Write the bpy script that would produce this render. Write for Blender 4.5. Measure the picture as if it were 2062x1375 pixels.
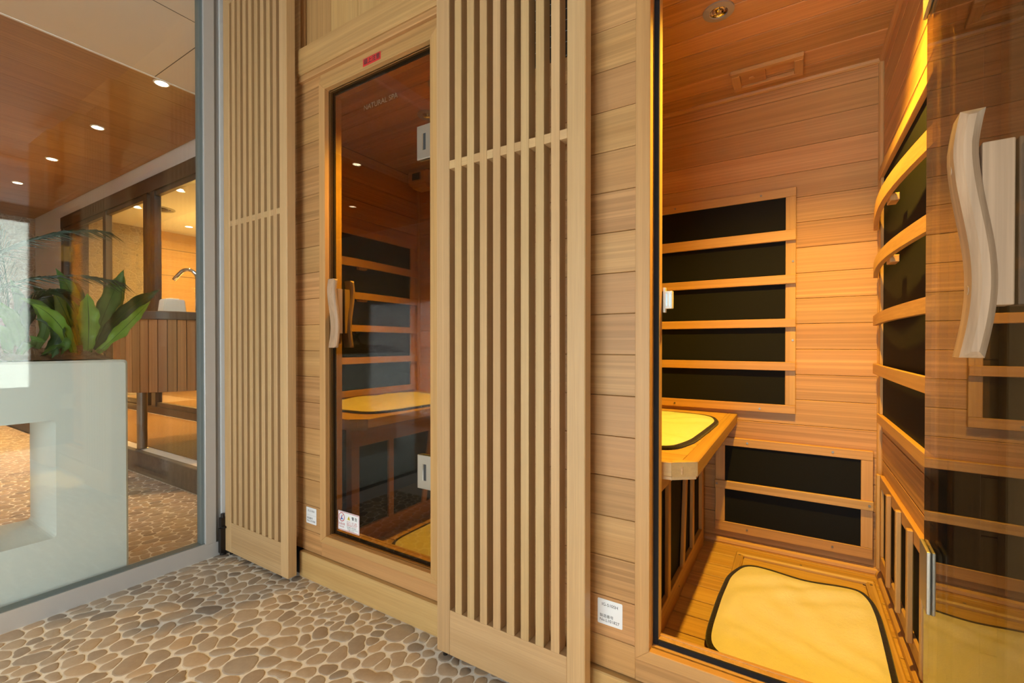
import bpy, bmesh, math, random
import numpy as np
from mathutils import Vector, Matrix

random.seed(7); rng = np.random.default_rng(11)
PI = math.pi
scene = bpy.context.scene
COL = scene.collection
for o in list(bpy.data.objects):
    bpy.data.objects.remove(o, do_unlink=True)

# ---------------------------------------------------------------- camera, sky, exposure
cd = bpy.data.cameras.new('camera'); cam = bpy.data.objects.new('camera', cd); COL.objects.link(cam)
cam.location = (0, 0, .9); cam.rotation_euler = (PI / 2 - .0069984, 0, .557974)
cd.sensor_width = 36; cd.lens = 36 * 914.27 / 2062; cd.shift_y = 11.06 / 2062
cd.clip_start = .02; cd.clip_end = 200
scene.camera = cam
vs = scene.view_settings
scene.display_settings.display_device = 'sRGB'
vs.view_transform = 'Standard'; vs.look = 'None'; vs.gamma = 1; vs.use_curve_mapping = False
vs.exposure = 0.13
cy = scene.cycles; cy.transparent_max_bounces = 40; cy.max_bounces = 12; cy.diffuse_bounces = 5; cy.glossy_bounces = 6; cy.use_denoising = True; cy.sample_clamp_indirect = 8

world = bpy.data.worlds.new('sky'); scene.world = world; world.use_nodes = True
wn = world.node_tree; wn.nodes.clear()
wo = wn.nodes.new('ShaderNodeOutputWorld'); bg = wn.nodes.new('ShaderNodeBackground')
SKY = 22.0
bg.inputs[0].default_value = (.72, .88, 1.0, 1); bg.inputs[1].default_value = SKY
wn.links.new(bg.outputs[0], wo.inputs[0])

def light(name, kind, loc, energy, color, rot=(0, 0, 0), **kw):
    l = bpy.data.lights.new(name, kind); l.energy = energy; l.color = color
    for k, v in kw.items(): setattr(l, k, v)
    o = bpy.data.objects.new(name, l); COL.objects.link(o); o.location = loc; o.rotation_euler = rot
    return o
# sky portals at the end window of the corridor and the window behind the camera
def portal(name, loc, sx, sy, rot):
    o = light(name, 'AREA', loc, 1, (1, 1, 1), rot, shape='RECTANGLE', size=sx, size_y=sy)
    o.data.cycles.is_portal = True
PITCH = -1.192                       # from the open cabin to the closed one
WARM = (1, .54, .18)

# ---------------------------------------------------------------- materials
def newmat(name):
    m = bpy.data.materials.new(name); m.use_nodes = True
    nt = m.node_tree; nt.nodes.clear()
    out = nt.nodes.new('ShaderNodeOutputMaterial')
    return m, nt, out
def N(nt, kind, **kw):
    n = nt.nodes.new(kind)
    for k, v in kw.items(): setattr(n, k, v)
    return n
def L(nt, a, b): nt.links.new(a, b)
def math_(nt, op, a, b=None):
    n = N(nt, 'ShaderNodeMath', operation=op)
    for i, v in enumerate((a, b)):
        if v is None: continue
        if isinstance(v, (int, float)): n.inputs[i].default_value = v
        else: L(nt, v, n.inputs[i])
    return n.outputs[0]
def mixc(nt, fac, a, b, mode='MIX'):
    n = N(nt, 'ShaderNodeMix', data_type='RGBA', blend_type=mode)
    for i, v in ((0, fac), (6, a), (7, b)):
        if isinstance(v, (int, float)): n.inputs[i].default_value = v
        elif isinstance(v, tuple): n.inputs[i].default_value = (*v, 1) if len(v) == 3 else v
        else: L(nt, v, n.inputs[i])
    return n.outputs[2]
def ramp(nt, src, stops, interp='LINEAR'):
    n = N(nt, 'ShaderNodeValToRGB'); n.color_ramp.interpolation = interp
    e = n.color_ramp.elements
    while len(e) < len(stops): e.new(.5)
    for el, (p, c) in zip(e, stops):
        el.position = p; el.color = (*c, 1) if len(c) == 3 else c
    L(nt, src, n.inputs[0]); return n.outputs[0]
def noise(nt, vec, scale, detail=3, rough=.55, dist=0):
    n = N(nt, 'ShaderNodeTexNoise'); n.inputs['Scale'].default_value = scale
    n.inputs['Detail'].default_value = detail; n.inputs['Roughness'].default_value = rough
    n.inputs['Distortion'].default_value = dist
    if vec is not None: L(nt, vec, n.inputs['Vector'])
    return n.outputs['Fac']
def mapped(nt, vec, sc):
    n = N(nt, 'ShaderNodeMapping'); n.inputs['Scale'].default_value = sc; L(nt, vec, n.inputs['Vector']); return n.outputs[0]
def princ(nt, out, base, rough=.5, metal=0, spec=.5):
    p = N(nt, 'ShaderNodeBsdfPrincipled')
    if isinstance(base, tuple): p.inputs['Base Color'].default_value = (*base, 1)
    else: L(nt, base, p.inputs['Base Color'])
    p.inputs['Roughness'].default_value = rough; p.inputs['Metallic'].default_value = metal
    p.inputs['Specular IOR Level'].default_value = spec
    L(nt, p.outputs[0], out.inputs[0]); return p
def bump(nt, p, h, strength=.2, dist=.002):
    b = N(nt, 'ShaderNodeBump'); b.inputs['Strength'].default_value = strength; b.inputs['Distance'].default_value = dist
    L(nt, h, b.inputs['Height']); L(nt, b.outputs[0], p.inputs['Normal'])
def simple(name, col, rough=.5, metal=0, spec=.5, var=0.0, vscale=20, bumpy=0, bscale=80):
    m, nt, out = newmat(name)
    tc = N(nt, 'ShaderNodeTexCoord')
    base = col
    if var:
        f = noise(nt, tc.outputs['Object'], vscale, 4)
        base = mixc(nt, f, tuple(c * (1 - var) for c in col), tuple(min(1, c * (1 + var)) for c in col))
    p = princ(nt, out, base, rough, metal, spec)
    if bumpy: bump(nt, p, noise(nt, tc.outputs['Object'], bscale, 4), bumpy, .002)
    return m
def emis(name, col, s):
    m, nt, out = newmat(name); e = N(nt, 'ShaderNodeEmission')
    e.inputs[0].default_value = (*col, 1); e.inputs[1].default_value = s; L(nt, e.outputs[0], out.inputs[0]); return m
def wood(name, c1, c2, axis, tint=.12, line=.35, rough=.48, lines=110):
    m, nt, out = newmat(name)
    tc = N(nt, 'ShaderNodeTexCoord'); oi = N(nt, 'ShaderNodeObjectInfo')
    off = N(nt, 'ShaderNodeVectorMath', operation='SCALE'); off.inputs[0].default_value = (13.1, 7.7, 9.3); L(nt, oi.outputs['Random'], off.inputs['Scale'])
    add = N(nt, 'ShaderNodeVectorMath', operation='ADD'); L(nt, tc.outputs['Object'], add.inputs[0]); L(nt, off.outputs[0], add.inputs[1])
    v = add.outputs[0]
    def sc(a, c): return tuple(a if i == axis else c for i in range(3))
    broad = noise(nt, mapped(nt, v, sc(.9, 16)), 1, 3, .5, .25)
    ringv = mapped(nt, v, sc(.55, lines))
    rings = noise(nt, ringv, 1, 2, .6, .15)
    fib = noise(nt, mapped(nt, v, sc(9, 420)), 1, 2, .6)
    amp = math_(nt, 'MULTIPLY', math_(nt, 'ADD', math_(nt, 'FRACT', math_(nt, 'MULTIPLY', oi.outputs['Random'], 7.31)), .35), line)
    col = mixc(nt, ramp(nt, broad, [(.3, (0, 0, 0)), (.7, (1, 1, 1))]), c2, c1)
    r = ramp(nt, rings, [(.42, (1, 1, 1)), (.62, (0, 0, 0))])
    col = mixc(nt, math_(nt, 'MULTIPLY', r, amp), col, tuple(a * .62 for a in c2), 'MIX')
    col = mixc(nt, .22, col, ramp(nt, fib, [(.3, (.55, .5, .45)), (.7, (1, 1, 1))]), 'MULTIPLY')
    hsv = N(nt, 'ShaderNodeHueSaturation')
    L(nt, math_(nt, 'ADD', math_(nt, 'MULTIPLY', oi.outputs['Random'], 2 * tint), 1 - tint), hsv.inputs['Value'])
    r2 = math_(nt, 'FRACT', math_(nt, 'MULTIPLY', oi.outputs['Random'], 17.7))
    L(nt, math_(nt, 'ADD', math_(nt, 'MULTIPLY', r2, .008), .496), hsv.inputs['Hue'])
    L(nt, col, hsv.inputs['Color'])
    p = princ(nt, out, hsv.outputs[0], rough, 0, .35)
    bump(nt, p, rings, .12, .0006)
    return m
def woodset(name, *a, **k): return [wood(name + '_' + 'xyz'[i], *a, axis=i, **k) for i in range(3)]
OAK = woodset('pale_oak', (.62, .40, .195), (.53, .325, .145), tint=.05, line=.22, lines=190)
CED = woodset('hemlock', (.62, .345, .138), (.53, .27, .096), tint=.12, line=.5)
TRM = woodset('hemlock_trim', (.61, .35, .135), (.53, .28, .098), tint=.06, line=.3)
PIN = woodset('pine', (.64, .395, .158), (.56, .315, .11), tint=.05, line=.4, lines=60)
HND = woodset('handle_ash', (.53, .355, .215), (.47, .30, .17), tint=.03, line=.45)
SLT = woodset('red_cedar_slat', (.54, .26, .088), (.45, .195, .06), tint=.12, line=.4)
CEIL = woodset('veneer_ceiling', (.40, .19, .06), (.33, .15, .045), tint=.06, line=.3)

def glass(name, tint, refl=1.0, shade=None):
    m, nt, out = newmat(name)
    g = N(nt, 'ShaderNodeNewGeometry'); d = N(nt, 'ShaderNodeVectorMath', operation='DOT_PRODUCT')
    L(nt, g.outputs['Normal'], d.inputs[0]); L(nt, g.outputs['Incoming'], d.inputs[1])
    c = math_(nt, 'ABSOLUTE', d.outputs['Value'])
    f = math_(nt, 'POWER', math_(nt, 'SUBTRACT', 1.0, c), 5)
    F = math_(nt, 'MINIMUM', math_(nt, 'MULTIPLY', math_(nt, 'ADD', math_(nt, 'MULTIPLY', f, .957), .043), refl), 1.0)
    t = N(nt, 'ShaderNodeBsdfTransparent'); t.inputs[0].default_value = (*tint, 1)
    gl = N(nt, 'ShaderNodeBsdfGlossy'); gl.inputs['Roughness'].default_value = 0.0
    mx = N(nt, 'ShaderNodeMixShader'); L(nt, F, mx.inputs[0]); L(nt, t.outputs[0], mx.inputs[1]); L(nt, gl.outputs[0], mx.inputs[2])
    L(nt, mx.outputs[0], out.inputs[0]); return m
GL_CLEAR = glass('clear_glass', (.982, .992, .987))
GL_DIM = glass('dimming_window_glass', (.70, .675, .645), .5)  # made-up tint, dims daylight through the unseen window behind the camera
GL_BRONZE = glass('bronze_glass', (.53, .50, .445))

BLACK = simple('carbon_heater_cloth', (.006, .006, .006), .8, spec=.2, bumpy=.3, bscale=900)
SEAL = simple('black_brush_seal', (.008, .007, .008), .9, bumpy=.5, bscale=700)
STEEL = simple('brushed_steel', (.34, .31, .28), .4, 1, var=.06)
CHROME = simple('chrome', (.75, .74, .72), .08, 1)
NICKEL = simple('satin_nickel', (.50, .46, .39), .42, .85)
GROOVE = simple('shaded_joint_backing', (.06, .03, .014), .8)  # near-black cores: joint shade between the planks put into the colour
SCREW = simple('burnished_screw', (.30, .27, .23), .4, .9)
ALU = simple('anodised_grey_aluminium', (.58, .565, .55), .42, .3, var=.04)
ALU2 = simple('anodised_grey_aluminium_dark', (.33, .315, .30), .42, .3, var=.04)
BRONZE = simple('dark_bronze_aluminium', (.10, .075, .052), .4, .6)
DARKB = simple('dark_bronze_hardware', (.035, .028, .024), .4, .7)
WHITE = simple('white_wall_paint', (.74, .73, .71), .7, var=.02)
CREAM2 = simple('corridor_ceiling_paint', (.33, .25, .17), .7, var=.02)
CREAM = simple('cream_ceiling_paint', (.66, .60, .52), .7, var=.02)
PLASTIC = simple('ivory_plastic', (.70, .68, .60), .4)
PLAST2 = simple('slot_steel', (.25, .30, .32), .3, .7)
GASK = simple('grey_glazing_gasket', (.16, .19, .19), .6)
PLANTER = simple('white_mineral_plaster', (.85, .89, .865), .75, var=.03, vscale=9, bumpy=.15, bscale=40)
GROUT = simple('cream_grout', (.84, .79, .71), .85, var=.05, vscale=40, bumpy=.3, bscale=200)
CURB = simple('grey_stone_curb', (.16, .14, .115), .7, var=.35, vscale=30, bumpy=.3, bscale=90)
COIR = simple('coconut_coir', (.17, .085, .035), .9, var=.5, vscale=60, bumpy=.8, bscale=120)
FIBRE = simple('coir_fibre', (.22, .12, .05), .9)
GRAYP = simple('grey_lamp_bezel', (.30, .27, .22), .5)
PAPER = simple('white_label_film', (.82, .82, .82), .5)
INK = simple('black_print', (.03, .03, .035), .6)
RED = simple('red_label_film', (.62, .035, .03), .45)
REDI = simple('red_print', (.50, .04, .06), .6)
PINKI = simple('pale_red_border', (.70, .42, .45), .6)
BLUEI = simple('blue_print', (.02, .16, .50), .6)
YELI = simple('yellow_print', (.75, .55, .02), .6)
ETCH = simple('etched_print', (.15, .115, .06), .6)
PANELB = simple('black_control_panel', (.010, .011, .014), .25)
PANELL = simple('pale_line_print', (.35, .36, .36), .6)
VENTG = simple('dark_vent', (.04, .04, .04), .6)
COUNTER = simple('dark_counter', (.10, .065, .04), .35, var=.15)
BASK = simple('cream_box', (.90, .82, .66), .6)
TARMAC = simple('pale_ground', (.35, .36, .33), .9, var=.2, vscale=3)

def cloth(name, col):
    m, nt, out = newmat(name); tc = N(nt, 'ShaderNodeTexCoord')
    a = noise(nt, tc.outputs['Object'], 260, 3, .7); b = noise(nt, tc.outputs['Object'], 22, 4, .6)
    c = mixc(nt, b, tuple(x * .86 for x in col), col)
    p = princ(nt, out, c, .95, 0, .1); p.inputs['Sheen Weight'].default_value = .25
    bump(nt, p, math_(nt, 'ADD', math_(nt, 'MULTIPLY', b, 2.0), a), .5, .003); return m
TOWEL = cloth('cream_terry_cloth', (.80, .73, .58))
BORDER = cloth('dark_brown_binding', (.018, .011, .008))

def stone_mat():
    m, nt, out = newmat('river_stone'); tc = N(nt, 'ShaderNodeTexCoord'); at = N(nt, 'ShaderNodeAttribute', attribute_name='tint')
    c = ramp(nt, at.outputs['Fac'], [(0, (.36, .285, .215)), (.2, (.47, .37, .275)), (.42, (.55, .43, .305)), (.6, (.44, .37, .295)), (.78, (.60, .445, .29)), (.9, (.29, .24, .195)), (1, (.56, .45, .335))])
    n = noise(nt, tc.outputs['Object'], 38, 5, .65, .6)
    c = mixc(nt, .45, c, ramp(nt, n, [(.3, (.62, .58, .55)), (.7, (1.0, 1.0, 1.0))]), 'MULTIPLY')
    p = princ(nt, out, c, .42, 0, .4); bump(nt, p, n, .15, .002); return m
STONE = stone_mat()
def pebblewall_mat():
    m, nt, out = newmat('pebble_wall_finish'); tc = N(nt, 'ShaderNodeTexCoord')
    v = N(nt, 'ShaderNodeTexVoronoi', feature='DISTANCE_TO_EDGE'); v.inputs['Scale'].default_value = 15; L(nt, mapped(nt, tc.outputs['Object'], (1, 1, 1.5)), v.inputs['Vector'])
    v2 = N(nt, 'ShaderNodeTexVoronoi'); v2.inputs['Scale'].default_value = 15; L(nt, mapped(nt, tc.outputs['Object'], (1, 1, 1.5)), v2.inputs['Vector'])
    sep = N(nt, 'ShaderNodeSeparateColor'); L(nt, v2.outputs['Color'], sep.inputs[0])
    c = ramp(nt, sep.outputs[0], [(0, (.22, .16, .11)), (.5, (.33, .24, .16)), (1, (.27, .20, .14))])
    k = ramp(nt, v.outputs['Distance'], [(.03, (0, 0, 0)), (.09, (1, 1, 1))])
    p = princ(nt, out, mixc(nt, k, (.40, .32, .235), c), .6); bump(nt, p, k, .6, .01); return m
PEBW = pebblewall_mat()
def pebblefloor_mat():
    m, nt, out = newmat('far_pebble_floor'); tc = N(nt, 'ShaderNodeTexCoord'); mv = mapped(nt, tc.outputs['Object'], (1, .75, 1))
    v = N(nt, 'ShaderNodeTexVoronoi', feature='DISTANCE_TO_EDGE'); v2 = N(nt, 'ShaderNodeTexVoronoi')
    for q in (v, v2): q.inputs['Scale'].default_value = 24; L(nt, mv, q.inputs['Vector'])
    sep = N(nt, 'ShaderNodeSeparateColor'); L(nt, v2.outputs['Color'], sep.inputs[0])
    c = ramp(nt, sep.outputs[0], [(0, (.34, .275, .21)), (.35, (.55, .43, .305)), (.7, (.44, .37, .295)), (1, (.58, .44, .30))])
    k = ramp(nt, v.outputs['Distance'], [(.04, (0, 0, 0)), (.09, (1, 1, 1))])
    p = princ(nt, out, mixc(nt, k, (.80, .74, .66), c), .5); bump(nt, p, k, .4, .003); return m
PEBF = pebblefloor_mat()
def mat_matting():
    m, nt, out = newmat('woven_mat'); tc = N(nt, 'ShaderNodeTexCoord')
    b = N(nt, 'ShaderNodeTexBrick'); b.inputs['Scale'].default_value = 14; b.inputs['Mortar Size'].default_value = .03
    b.inputs['Color1'].default_value = (.40, .21, .05, 1); b.inputs['Color2'].default_value = (.34, .175, .04, 1); b.inputs['Mortar'].default_value = (.12, .06, .02, 1)
    b.inputs['Brick Width'].default_value = .25; b.inputs['Row Height'].default_value = .16
    L(nt, tc.outputs['Object'], b.inputs['Vector']); princ(nt, out, b.outputs['Color'], .8); return m
MATTING = mat_matting()
def leafmat(name, c, spec=.4):
    m, nt, out = newmat(name); tc = N(nt, 'ShaderNodeTexCoord')
    n = noise(nt, tc.outputs['Object'], 30, 4)
    p = princ(nt, out, mixc(nt, n, tuple(x * .65 for x in c), tuple(x * 1.2 for x in c)), .4, 0, spec)
    bump(nt, p, n, .3, .003); return m
LEAFB = leafmat('bright_leaf', (.32, .54, .08)); LEAFM = leafmat('mid_leaf', (.16, .30, .06))
LEAFD = leafmat('dark_leaf', (.065, .14, .045)); LEAFY = leafmat('yellow_green_leaf', (.34, .40, .05)); RIB = leafmat('leaf_midrib', (.10, .19, .035))
FROND = leafmat('palm_leaflet', (.022, .045, .016))

# ---------------------------------------------------------------- object helpers
W = {}                                             # world location of every object built here
def link(o, loc, parent=None):
    COL.objects.link(o); loc = Vector(loc); W[o] = loc
    if parent is not None:
        o.parent = parent; o.location = loc - W[parent]
    else: o.location = loc
    return o
def props(o, label=None, cat=None, group=None, kind=None):
    for k, v in (('label', label), ('category', cat), ('group', group), ('kind', kind)):
        if v: o[k] = v
    return o
def thing(name, loc, label, cat, group=None):
    o = bpy.data.objects.new(name, None); o.empty_display_size = .05
    link(o, loc); return props(o, label, cat, group)
def holder(name, loc, parent):
    o = bpy.data.objects.new(name, None); o.empty_display_size = .02
    return link(o, loc, parent)
_cache = {}
def boxmesh(sx, sy, sz, mat, bev):
    k = (round(sx, 5), round(sy, 5), round(sz, 5), mat.name, bev)
    if k in _cache: return _cache[k]
    bm = bmesh.new(); bmesh.ops.create_cube(bm, size=1)
    for v in bm.verts: v.co = Vector((v.co.x * sx, v.co.y * sy, v.co.z * sz))
    b = min(bev, .35 * min(sx, sy, sz))
    if b > 0: bmesh.ops.bevel(bm, geom=bm.edges[:], offset=b, segments=1, affect='EDGES', profile=.5)
    me = bpy.data.meshes.new('box'); bm.to_mesh(me); bm.free(); me.materials.append(mat); _cache[k] = me; return me
def box(name, a, b, mat, parent=None, bev=.0015, **pr):
    """box between two corners (world coordinates)"""
    if isinstance(mat, list):                      # wood: grain runs along the longest side
        d = [abs(b[i] - a[i]) for i in range(3)]; mat = mat[d.index(max(d))]
    c = [(a[i] + b[i]) / 2 for i in range(3)]
    o = bpy.data.objects.new(name, boxmesh(abs(b[0] - a[0]), abs(b[1] - a[1]), abs(b[2] - a[2]), mat, bev))
    link(o, c, parent); return props(o, **pr)
def meshobj(name, bm, mats, loc=(0, 0, 0), parent=None, smooth=False, **pr):
    me = bpy.data.meshes.new(name); bm.to_mesh(me); bm.free()
    for m in (mats if isinstance(mats, (list, tuple)) else [mats]): me.materials.append(m)
    if smooth:
        for p in me.polygons: p.use_smooth = True
    o = bpy.data.objects.new(name, me); link(o, loc, parent); return props(o, **pr)
def bm_box(bm, a, b, mi=0, bev=0.0):
    r = bmesh.ops.create_cube(bm, size=1)
    for v in r['verts']:
        v.co = Vector([(a[i] + b[i]) / 2 + v.co[i] * abs(b[i] - a[i]) for i in range(3)])
    for f in {f for v in r['verts'] for f in v.link_faces}: f.material_index = mi
    if bev: bmesh.ops.bevel(bm, geom=list({e for v in r['verts'] for e in v.link_edges}), offset=bev, segments=2, affect='EDGES', profile=.5)
def bm_lathe(bm, prof, seg=32, mi=0, axis='z', cap=True):
    rings = []
    for r, h in prof:
        ring = []
        for k in range(seg):
            t = 2 * PI * k / seg
            co = (r * math.cos(t), r * math.sin(t), h) if axis == 'z' else (r * math.cos(t), h, r * math.sin(t)) if axis == 'y' else (h, r * math.cos(t), r * math.sin(t))
            ring.append(bm.verts.new(co))
        rings.append(ring)
    for a, b in zip(rings, rings[1:]):
        for k in range(seg):
            f = bm.faces.new((a[k], a[(k + 1) % seg], b[(k + 1) % seg], b[k])); f.material_index = mi
    if cap:
        for ring, rev in ((rings[0], True), (rings[-1], False)):
            f = bm.faces.new(ring[::-1] if rev else ring); f.material_index = mi
def bm_tube(bm, pts, rad, seg=12, mi=0, cap=True):
    pts = [Vector(p) for p in pts]; rings = []; up = None
    for i, p in enumerate(pts):
        t = (pts[min(i + 1, len(pts) - 1)] - pts[max(i - 1, 0)]).normalized()
        if up is None:
            up = Vector((0, 0, 1)) if abs(t.z) < .9 else Vector((1, 0, 0))
        s = t.cross(up).normalized(); up = s.cross(t).normalized()
        r = rad[i] if isinstance(rad, (list, tuple)) else rad
        rings.append([bm.verts.new(p + (s * math.cos(2 * PI * k / seg) + up * math.sin(2 * PI * k / seg)) * r) for k in range(seg)])
    for a, b in zip(rings, rings[1:]):
        for k in range(seg):
            f = bm.faces.new((a[k], a[(k + 1) % seg], b[(k + 1) % seg], b[k])); f.material_index = mi
    if cap:
        bm.faces.new(rings[0][::-1]).material_index = mi; bm.faces.new(rings[-1]).material_index = mi
def bm_prism(bm, poly, d0, d1, axes, mi=0):
    """extrude a 2-D outline; axes = (index of u, index of v, index of depth)"""
    def mk(d):
        vs_ = []
        for u, v in poly:
            c = [0, 0, 0]; c[axes[0]] = u; c[axes[1]] = v; c[axes[2]] = d; vs_.append(bm.verts.new(c))
        return vs_
    A, B = mk(d0), mk(d1); n = len(poly)
    bm.faces.new(A).material_index = mi; bm.faces.new(B[::-1]).material_index = mi
    for k in range(n): bm.faces.new((A[k], B[k], B[(k + 1) % n], A[(k + 1) % n])).material_index = mi
    bmesh.ops.recalc_face_normals(bm, faces=bm.faces[:])

class Decal:
    """flat print facing -Y, local x to the right and z up, layers a hair apart"""
    def __init__(s): s.bm = bmesh.new(); s.mats = []
    def mi(s, m):
        if m not in s.mats: s.mats.append(m)
        return s.mats.index(m)
    def poly(s, pts, m, h=0.0):
        f = s.bm.faces.new([s.bm.verts.new((x, -h, z)) for x, z in pts]); f.material_index = s.mi(m)
        f.normal_update()
        if f.normal.y > 0: f.normal_flip()
    def rrect(s, w, hgt, r, m, h=0.0, cx=0, cz=0):
        pts = []
        for sx, sz, a0 in ((1, 1, 0), (-1, 1, 90), (-1, -1, 180), (1, -1, 270)):
            for k in range(5):
                a = math.radians(a0 + 22.5 * k); pts.append((cx + sx * (w / 2 - r) + r * math.cos(a), cz + sz * (hgt / 2 - r) + r * math.sin(a)))
        s.poly(pts, m, h)
    def ring(s, r0, r1, m, h, cx, cz, n=28):
        for k in range(n):
            a, b = 2 * PI * k / n, 2 * PI * (k + 1) / n
            s.poly([(cx + r * math.cos(t), cz + r * math.sin(t)) for r, t in ((r0, a), (r1, a), (r1, b), (r0, b))], m, h)
    def text(s, body, size, x, z, m, h, ax='CENTER', sx=1.0, bold=0):
        cu = bpy.data.curves.new('t', 'FONT'); cu.body = body; cu.size = size; cu.align_x = ax; cu.align_y = 'CENTER'; cu.resolution_u = 3; cu.offset = bold
        o = bpy.data.objects.new('t', cu); COL.objects.link(o)
        dg = bpy.context.evaluated_depsgraph_get(); me = bpy.data.meshes.new_from_object(o.evaluated_get(dg))
        b2 = bmesh.new(); b2.from_mesh(me)
        mi = s.mi(m); vm = {}
        for v in b2.verts: vm[v] = s.bm.verts.new((x + v.co.x * sx, -h, z + v.co.y))
        for f in b2.faces:
            try: nf = s.bm.faces.new([vm[v] for v in f.verts]); nf.material_index = mi
            except ValueError: pass
        b2.free(); bpy.data.objects.remove(o); bpy.data.curves.remove(cu); bpy.data.meshes.remove(me)
    def build(s, name, loc, parent=None, **pr): return meshobj(name, s.bm, s.mats, loc, parent, **pr)

# ---------------------------------------------------------------- setting: corridor and next room
GX = -2.10                                          # plane of the glass partition
ROOMZ, CEILZ = 2.89, 2.52
def struct(name, a, b, mat, parent=None, bev=0, **k):
    return box(name, a, b, mat, parent, bev, kind='structure' if parent is None else None, **k)

floor = struct('floor', (GX, -1.5, -.06), (1.75, 1.25, 0), GROUT)
floor2 = struct('floor', (-4.6, -.15, -.06), (GX - .001, 2.16, 0), GROUT)
struct('floor', (-10.4, -3.4, -.06), (-4.6, 2.16, .001), PEBF)
struct('floor', (-4.6, -3.4, -.06), (GX - .001, -.15, .001), PEBF)
struct('ceiling', (GX, -1.6, CEILZ), (1.8, 2.4, CEILZ + .08), CREAM2)
struct('wall_cabin_back', (GX - .03, 2.22, 0), (1.8, 2.30, 3.2), WHITE)
struct('wall_front', (.335, 1.075, 0), (1.0, 1.11, CEILZ), TRM[0])
struct('wall_recess', (.965, 1.11, 0), (1.0, 1.25, CEILZ), WHITE)
struct('wall_recess', (1.0, 1.19, 0), (1.75, 1.25, CEILZ), WHITE)
# windows: daylight from the end of the corridor and from behind the camera
EX = 1.62; wy0, wy1, wz0, wz1 = .78, 1.175, .48, 2.02
wr = struct('wall_right', (EX, -1.5, 0), (EX + .1, wy0, CEILZ), WHITE)
box('wall_panel', (EX, wy0, 0), (EX + .1, 1.25, wz0), WHITE, wr, 0)
box('wall_panel', (EX, wy0, wz1), (EX + .1, 1.25, CEILZ), WHITE, wr, 0)
box('wall_panel', (EX, wy1, wz0), (EX + .1, 1.25, wz1), WHITE, wr, 0)
w3 = struct('window_3', (EX + .03, wy0, wz0), (EX + .07, wy1, wz0 + .03), ALU)
box('window_frame', (EX + .03, wy0, wz1 - .03), (EX + .07, wy1, wz1), ALU, w3, 0)
box('window_frame', (EX + .03, wy0, wz0 + .03), (EX + .07, wy0 + .03, wz1 - .03), ALU, w3, 0)
box('pane', (EX + .046, wy0 + .03, wz0 + .03), (EX + .052, wy1, wz1 - .03), GL_CLEAR, w3, 0)
portal('sky_portal', (EX + .12, (wy0 + wy1) / 2, (wz0 + wz1) / 2), wz1 - wz0, wy1 - wy0, (0, PI / 2, 0))
BX0, BX1, BZ0, BZ1 = (-1.45, .15, .05, 1.40)
wbk = struct('wall_behind', (GX, -1.6, 0), (BX0, -1.5, CEILZ), WHITE)
box('wall_panel', (BX1, -1.6, 0), (1.75, -1.5, CEILZ), WHITE, wbk, 0)
box('wall_panel', (BX0, -1.6, BZ1), (BX1, -1.5, CEILZ), WHITE, wbk, 0)
box('wall_panel', (BX0, -1.6, 0), (BX1, -1.5, BZ0), WHITE, wbk, 0)
w4 = struct('window_4', (BX0, -1.57, BZ0), (BX1, -1.53, BZ0 + .04), ALU)
box('window_frame', (BX0, -1.57, BZ1 - .04), (BX1, -1.53, BZ1), ALU, w4, 0)
for x in (BX0, (BX0 + BX1) / 2 - .02, BX1 - .04): box('window_frame', (x, -1.57, BZ0 + .04), (x + .04, -1.53, BZ1 - .04), ALU, w4, 0)
box('pane', (BX0 + .04, -1.553, BZ0 + .04), (BX1 - .04, -1.547, BZ1 - .04), GL_DIM, w4, 0)
portal('sky_portal', ((BX0 + BX1) / 2, -1.62, (BZ0 + BZ1) / 2), BX1 - BX0, BZ1 - BZ0, (PI / 2, 0, 0))

# glass partition: window_1
w1 = struct('window_1', (-2.155, -1.5, 0), (-2.083, .985, .058), ALU)
box('glazing_channel', (-2.13, -1.5, .058), (-2.088, .93, .066), GASK, w1, 0)
box('glazing_bead', (-2.089, -1.5, .058), (-2.083, .925, .064), ALU, w1, 0)
box('upright_frame', (-2.155, .925, .058), (-2.083, .966, 2.5), ALU, w1, .001, label='lighter grey upright of the partition')
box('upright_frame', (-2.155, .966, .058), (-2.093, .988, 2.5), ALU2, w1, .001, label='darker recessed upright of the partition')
box('glazing_channel', (-2.13, .914, .062), (-2.094, .925, 2.5), GASK, w1, 0)
box('top_frame', (-2.155, -1.5, 2.45), (-2.083, .925, 2.52), ALU, w1, 0)
box('pane', (-2.106, -1.5, .062), (-2.098, .915, 2.46), GL_CLEAR, w1, 0)
box('pane', (-2.126, -1.5, .062), (-2.118, .915, 2.46), GL_CLEAR, w1, 0)
box('screw', (-2.0885, .58, .0581), (-2.0855, .583, .0605), CHROME, w1, 0)
struct('wall_left', (-2.16, .988, 0), (-2.083, 2.3, 3.2), WHITE)

# next room shell
struct('ceiling', (-4.06, -3.4, ROOMZ), (GX - .06, 2.30, ROOMZ + .06), CREAM)
cw = struct('ceiling', (-10.4, -3.4, ROOMZ + .012), (-4.06, 2.30, ROOMZ + .06), CEIL[1])
k = -10.36
while k < -4.1:
    box('board', (k + .001, -3.4, ROOMZ), (min(k + .30, -4.065) - .001, 2.12, ROOMZ + .012), CEIL[1], cw, .0006); k += .30
struct('trim_1', (-4.075, -3.4, ROOMZ - .004), (-4.058, 2.12, ROOMZ + .01), WHITE)
for n_, a, b in (('ceiling_joint', (-3.165, -3.4, ROOMZ - .001), (-3.16, 2.12, ROOMZ)), ('ceiling_joint', (-4.055, 1.47, ROOMZ - .001), (-2.17, 1.475, ROOMZ))):
    box(n_, a, b, VENTG, bpy.data.objects['ceiling.001'], 0)
struct('wall_far', (-10.5, -3.4, 0), (-10.3, 2.30, ROOMZ), PEBW)
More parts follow.
